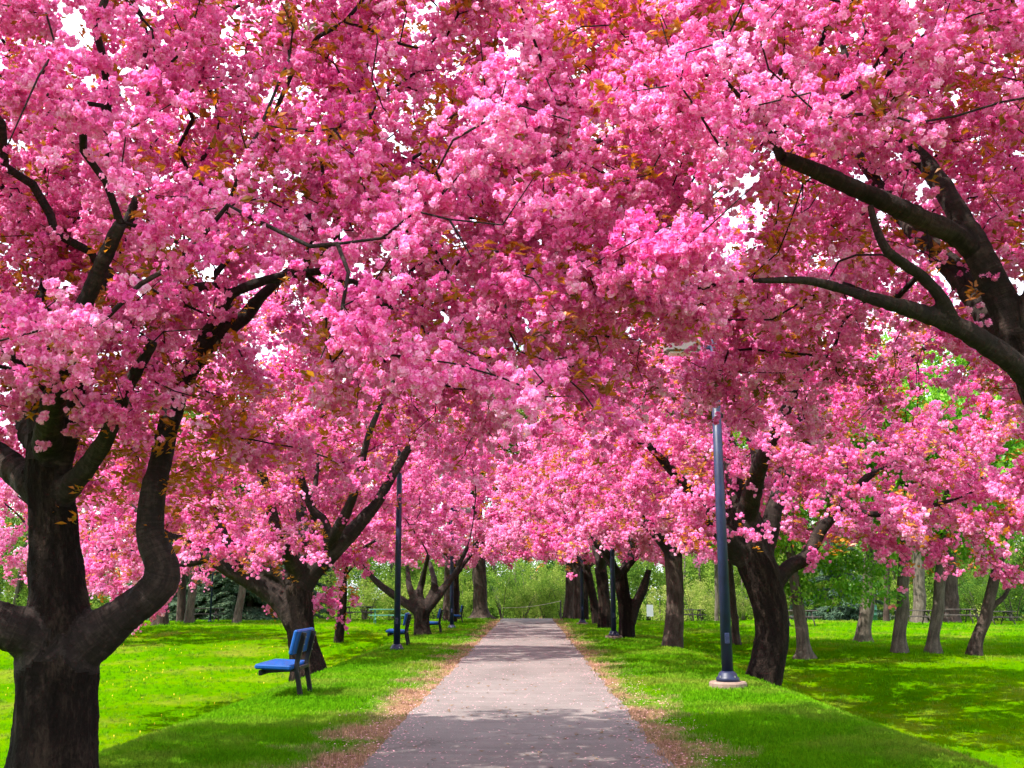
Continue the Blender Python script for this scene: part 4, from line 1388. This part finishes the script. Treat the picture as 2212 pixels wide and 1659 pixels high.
def make_bench():
    L, gap = 1.22, 0.70
    root = empty('park_bench', (0, 0, 0), '', 'bench', 'blue benches with their backs to the path')
    for k, y in enumerate((-gap / 2, gap / 2)):
        post = flat_bar([(0.04, y, -0.12), (0.035, y, 0.0), (-0.035, y, 0.36), (-0.03, y, 0.46), (0.055, y, 0.86)], 0.058, 0.062).build('post', M['black'], root)
        flat_bar([(-0.06, y, 0.36), (-0.50, y, 0.335)], 0.05, 0.055).build('seat_arm', M['black'], root)
        for z in (0.60, 0.70, 0.80):
            x = -0.03 + (z - 0.46) * 0.2125 + 0.032
            MB().tube([(x, y, z), (x + 0.012, y, z + 0.002)], [0.009, 0.009], 6).build('bolt', M['bolt'], post)
    seat = MB().box((-0.315, 0, 0.405), (0.50, L, 0.066), 0.018, Matrix.Rotation(R_(2.5), 3, 'Y')).build('seat', M['blue'], root)
    MB().box((-0.50, 0, 0.325), (0.05, L * 0.86, 0.07), 0.006).build('seat_rail', M['black'], root)
    MB().box((-0.02, 0, 0.372), (0.045, gap - 0.06, 0.045), 0.006).build('cross_bar', M['black'], root)
    MB().box((-0.045, 0, 0.735), (0.058, L, 0.34), 0.018, Matrix.Rotation(R_(12), 3, 'Y')).build('backrest', M['blue'], root)
    return root


bench = make_bench()
BENCHES = [
    ('nearest blue bench, facing left in front of the forked cherry trunk', 655, 1487, 14.9, 1.0),
    ('blue bench half hidden behind the first lamp post on the left', 880, 1391, 29.0, 3.0),
    ('third blue bench, right of the vase-shaped cherry trunk', 951, 1367, 38.0, 3.0),
    ('farthest and smallest blue bench, right of the lamp post with the visible head', 998, 1350, 51.0, 3.0),
]
for i, (lab, px, py, Y, rz) in enumerate(BENCHES):
    o = bench if i == 0 else copy_tree(bench)
    x = P(px, py, Y).x
    o.location = (x, Y, hz(x, Y) + (0.02 if i == 0 else 0.0))
    o.rotation_euler = (0, 0, R_(rz))
    o['label'] = lab

# ------------------------------------------------------------------ picnic tables
M['green_paint'] = solid('green_table_paint', (0.05, 0.20, 0.13), 0.6, 0, 0.25, 7)
M['brown_wood'] = solid('dark_table_wood', (0.045, 0.034, 0.028), 0.75, 0, 0.35, 7, 0.2)


def picnic_table(label, px, Y, rz, mat, group='picnic tables at the back of the lawns', size=1.0, py=None):
    b = P(px, HORIZON, Y)
    root = empty('picnic_table', (b.x, Y, hz(b.x, Y)), label, 'picnic table', group, R_(rz))
    L = 1.9 * size
    for k in range(5):
        MB().box((0, (k - 2) * 0.15, 0.74), (L, 0.138, 0.042), 0.005).build('top_plank', mat, root)
    for s in (-1, 1):
        for k in range(2):
            MB().box((0, s * (0.62 + k * 0.13), 0.44), (L, 0.12, 0.04), 0.005).build('bench_plank', mat, root)
        x = s * L * 0.34
        for t in (-1, 1):
            fr = MB()
            a, c = Vector((x, t * 0.62, -0.03)), Vector((x, t * 0.18, 0.715))
            fr.tube([a, c], [0.035, 0.035], 6)
            fr.build('leg', mat, root)
        MB().box((x, 0, 0.392), (0.05, 1.5, 0.055)).build('cross_bar', mat, root)
        MB().box((x, 0, 0.692), (0.05, 0.7, 0.05)).build('top_bearer', mat, root)
    return root


picnic_table('green picnic table between the lamp post and the second bench on the left', 838, 54, 12, M['green_paint'])
picnic_table('dark picnic table behind the left lawn near the drooping blossom', 775, 60, 30, M['brown_wood'])
picnic_table('dark picnic table at the foot of the thin pole by the spruces', 445, 58, 4, M['brown_wood'])
picnic_table('bare dark picnic table behind the flared maple trunk', 1720, 52, 8, M['brown_wood'])
picnic_table('dark picnic table behind the thick pale ridged trunk, right of the barbecue', 1972, 55, 3, M['brown_wood'])
picnic_table('dark picnic table in front of the thick twin-toned trunk', 2062, 57, -4, M['brown_wood'])
picnic_table('grey picnic table behind the leaning forked park tree', 2150, 58, 14, M['brown_wood'])
picnic_table('small dark picnic table far off just right of the grey cherry trunk', 1487, 66, 5, M['brown_wood'])

# ------------------------------------------------------------------ small park furniture
b = P(1882, HORIZON, 64)
M['bin'] = solid('dark_green_bin', (0.012, 0.085, 0.045), 0.5, 0, 0.2, 6)
bn = empty('litter_bin', (b.x, 64, hz(b.x, 64)), 'dark green barrel litter bin beside the pale curved trunk', 'litter bin')
MB().tube([(0, 0, 0), (0, 0, .03), (0, 0, .3), (0, 0, .31), (0, 0, .33), (0, 0, .34), (0, 0, .6), (0, 0, .61), (0, 0, .63), (0, 0, .64), (0, 0, .86)],
          [0.27, .28, .28, .295, .295, .28, .28, .295, .295, .28, .28], 20).build('barrel', M['bin'], bn, True)
MB().tube([(0, 0, .862), (0, 0, .90), (0, 0, .93)], [0.295, .295, .2], 20).build('lid', M['bin'], bn)

b = P(1931, HORIZON, 58)
M['rust'] = solid('rusty_red_metal', (0.16, 0.035, 0.025), 0.7, 0.2, 0.4, 9)
gr = empty('barbecue', (b.x, 58, hz(b.x, 58)), 'rust red charcoal barbecue on a post by the straight dark trunk', 'barbecue')
MB().tube([(0, 0, -.1), (0, 0, .72)], [.05, .05], 8).build('post', M['black'], gr)
bx = MB()
bx.box((0, 0, .735), (.6, .45, .03)).box((-.285, 0, .86), (.03, .45, .22)).box((.285, 0, .86), (.03, .45, .22)).box((0, .21, .86), (.54, .03, .22)).box((0, -.21, .80), (.54, .03, .1))
bx.build('firebox', M['rust'], gr)
gm = MB()
for k in range(9):
    gm.box((-.24 + k * .06, 0, .93), (.012, .39, .012))
g_o = gm.build('grate', M['black'], gr)

b = P(1403, HORIZON, 66)
M['white'] = solid('white_board_paint', (0.78, 0.78, 0.76), 0.6, 0, 0.05, 4)
sg = empty('notice_board', (b.x, 66, hz(b.x, 66)), 'small blank white board standing far off on the right lawn', 'board')
MB().box((0, 0, .62), (.42, .05, .72), .008).build('panel', M['white'], sg)
for s in (-1, 1):
    MB().box((s * .17, .045, .45), (.04, .03, 1.0)).build('post', M['black'], sg)

# rope barrier across the end of the path
a0, a1 = P(1085, 1313, 62.5), P(1211, 1298, 62.5)
M['rope'] = solid('pale_rope', (0.55, 0.50, 0.40), 0.9, 0, 0.15, 20)
rb = empty('rope_barrier', (a1.x, 62.5, hz(a1.x, 62.5)), 'pale rope strung across the far end of the path to a thin post', 'rope barrier')
MB().tube([(0, 0, -.1), (0, 0, 1.08)], [.05, .045], 8).build('post', M['brown_wood'], rb)
off = Vector((a1.x, 62.5, hz(a1.x, 62.5)))
e0, e1 = a0 - off, a1 - off
rp = [e0.lerp(e1, t / 10) + Vector((0, -.05, -0.12 * math.sin(math.pi * t / 10))) for t in range(11)]
MB().tube(rp, [0.016] * 11, 6).build('rope', M['rope'], rb, True)

# a chalk line of the sports field at the far left
pl = [P(20, 1592, 15.5), P(60, 1580, 16.2)]
xa, ya, xb, yb = -9.4, 15.6, -7.2, 16.4
V, F = [], []
for k in range(15):
    t = k / 14
    x, y = xa + (xb - xa) * t, ya + (yb - ya) * t
    for s in (-0.04, 0.04):
        V.append((x - 0.34 * s, y + 0.94 * s, hz(x, y + s) + 0.03))
for k in range(14): F.append((k * 2, k * 2 + 2, k * 2 + 3, k * 2 + 1))
tag(obj('field_line', mesh_from('field_line', V, F, M['white'])), 'white chalk line on the sports field', None, None, 'structure')

# ------------------------------------------------------------------ grass, dandelions, fallen petals
def dirtiness(x, y):
    e = abs(x - PATH_C) - float(path_half(y))
    return e


gp = []
tries = 0
N_G = 130000
u = rng.random((N_G * 3, 3))
yy = 7.6 + (u[:, 0] ** 1.9) * 52
half = 0.56 * yy + 0.8
xx = (u[:, 1] * 2 - 1) * half
e = np.abs(xx - PATH_C) - path_half(yy)
nz = np.array([mnoise.noise(Vector((x * 0.9, y * 0.9, 4.0))) for x, y in zip(xx, yy)])
keepm = (e > -0.05) & (u[:, 2] < np.clip(0.12 + (e - 0.35 - nz * 0.9) * 0.9, 0.09, 1)) & (np.abs(xx) < 30) & ((np.abs(xx + 0.1) < 4.3 + 0.4 * nz) | (rng.random(len(xx)) < 0.10))
xx, yy = xx[keepm][:N_G], yy[keepm][:N_G]
gpts = np.stack([xx, yy, H(xx, yy)], 1)
n = len(gpts)
g_o = scatter('grass', 'tuft', gpts, np.stack([rng.normal(0, .1, n), rng.normal(0, .1, n), rng.uniform(0, 6.28, n)], 1), rng.uniform(0.7, 1.35, n) * (1 + (yy - 8) * 0.035), rng.random(n))
tag(g_o, 'short mown grass blades on the banks beside the path', None, None, 'stuff')

M['dandelion'] = solid('dandelion_yellow', (0.80, 0.55, 0.02), 0.8, 0, 0.1, 20)
V, F = [], []
for k in range(200):
    if True: x, y = rng.uniform(-18, -4.5), rng.uniform(14, 42)
    else: x, y = (rng.uniform(-4, -1.8) if rng.random() < .5 else rng.uniform(1.9, 4.2)), rng.uniform(10, 34)
    z = hz(x, y) + 0.05
    i = len(V); r = rng.uniform(.010, .018)
    V.append((x, y, z + .012))
    for q in range(7):
        a = q * 6.283 / 7
        V.append((x + r * math.cos(a), y + r * math.sin(a), z))
    V.append((x, y, z - .06))
    for q in range(7):
        F.append((i, i + 1 + q, i + 1 + (q + 1) % 7)); F.append((i + 8, i + 1 + (q + 1) % 7, i + 1 + q))
tag(obj('dandelions', mesh_from('dandelions', V, F, M['dandelion'])), 'tiny yellow dandelions dotted over the lawn', None, None, 'stuff')

M['fallen'] = solid('fallen_petal', (0.62, 0.30, 0.34), 0.8, 0, 0.25, 30)
M['litter'] = solid('dead_leaf', (0.13, 0.07, 0.035), 0.85, 0, 0.4, 30)
for nm, cnt, size, mat, lab, w_edge in (('fallen_petals', 9000, 0.012, 'fallen', 'pink petals fallen along the edges of the path', .75), ('fallen_leaves', 420, 0.03, 'litter', 'small brown dead leaves scattered on the path', .3)):
    V, F = [], []
    for k in range(cnt):
        y = 7.8 + 40 * rng.random() ** 2.2
        hw = float(path_half(y))
        if rng.random() < w_edge:
            x = PATH_C + rng.choice([-1, 1]) * (hw + rng.normal(0.18, 0.28))
        else:
            x = PATH_C + rng.uniform(-1, 1) * hw
        z = hz(x, y) + 0.010
        a = rng.uniform(0, 6.28); s = size * rng.uniform(.6, 1.3)
        ca, sa = math.cos(a) * s, math.sin(a) * s
        i = len(V)
        V += [(x - ca, y - sa, z + rng.uniform(0, s * .5)), (x + sa * .6, y - ca * .6, z), (x + ca, y + sa, z + rng.uniform(0, s * .6)), (x - sa * .6, y + ca * .6, z + rng.uniform(0, .3 * s))]
        F += [(i, i + 1, i + 2), (i, i + 2, i + 3)]
    tag(obj(nm, mesh_from(nm, V, F, M[mat])), lab, None, None, 'stuff')
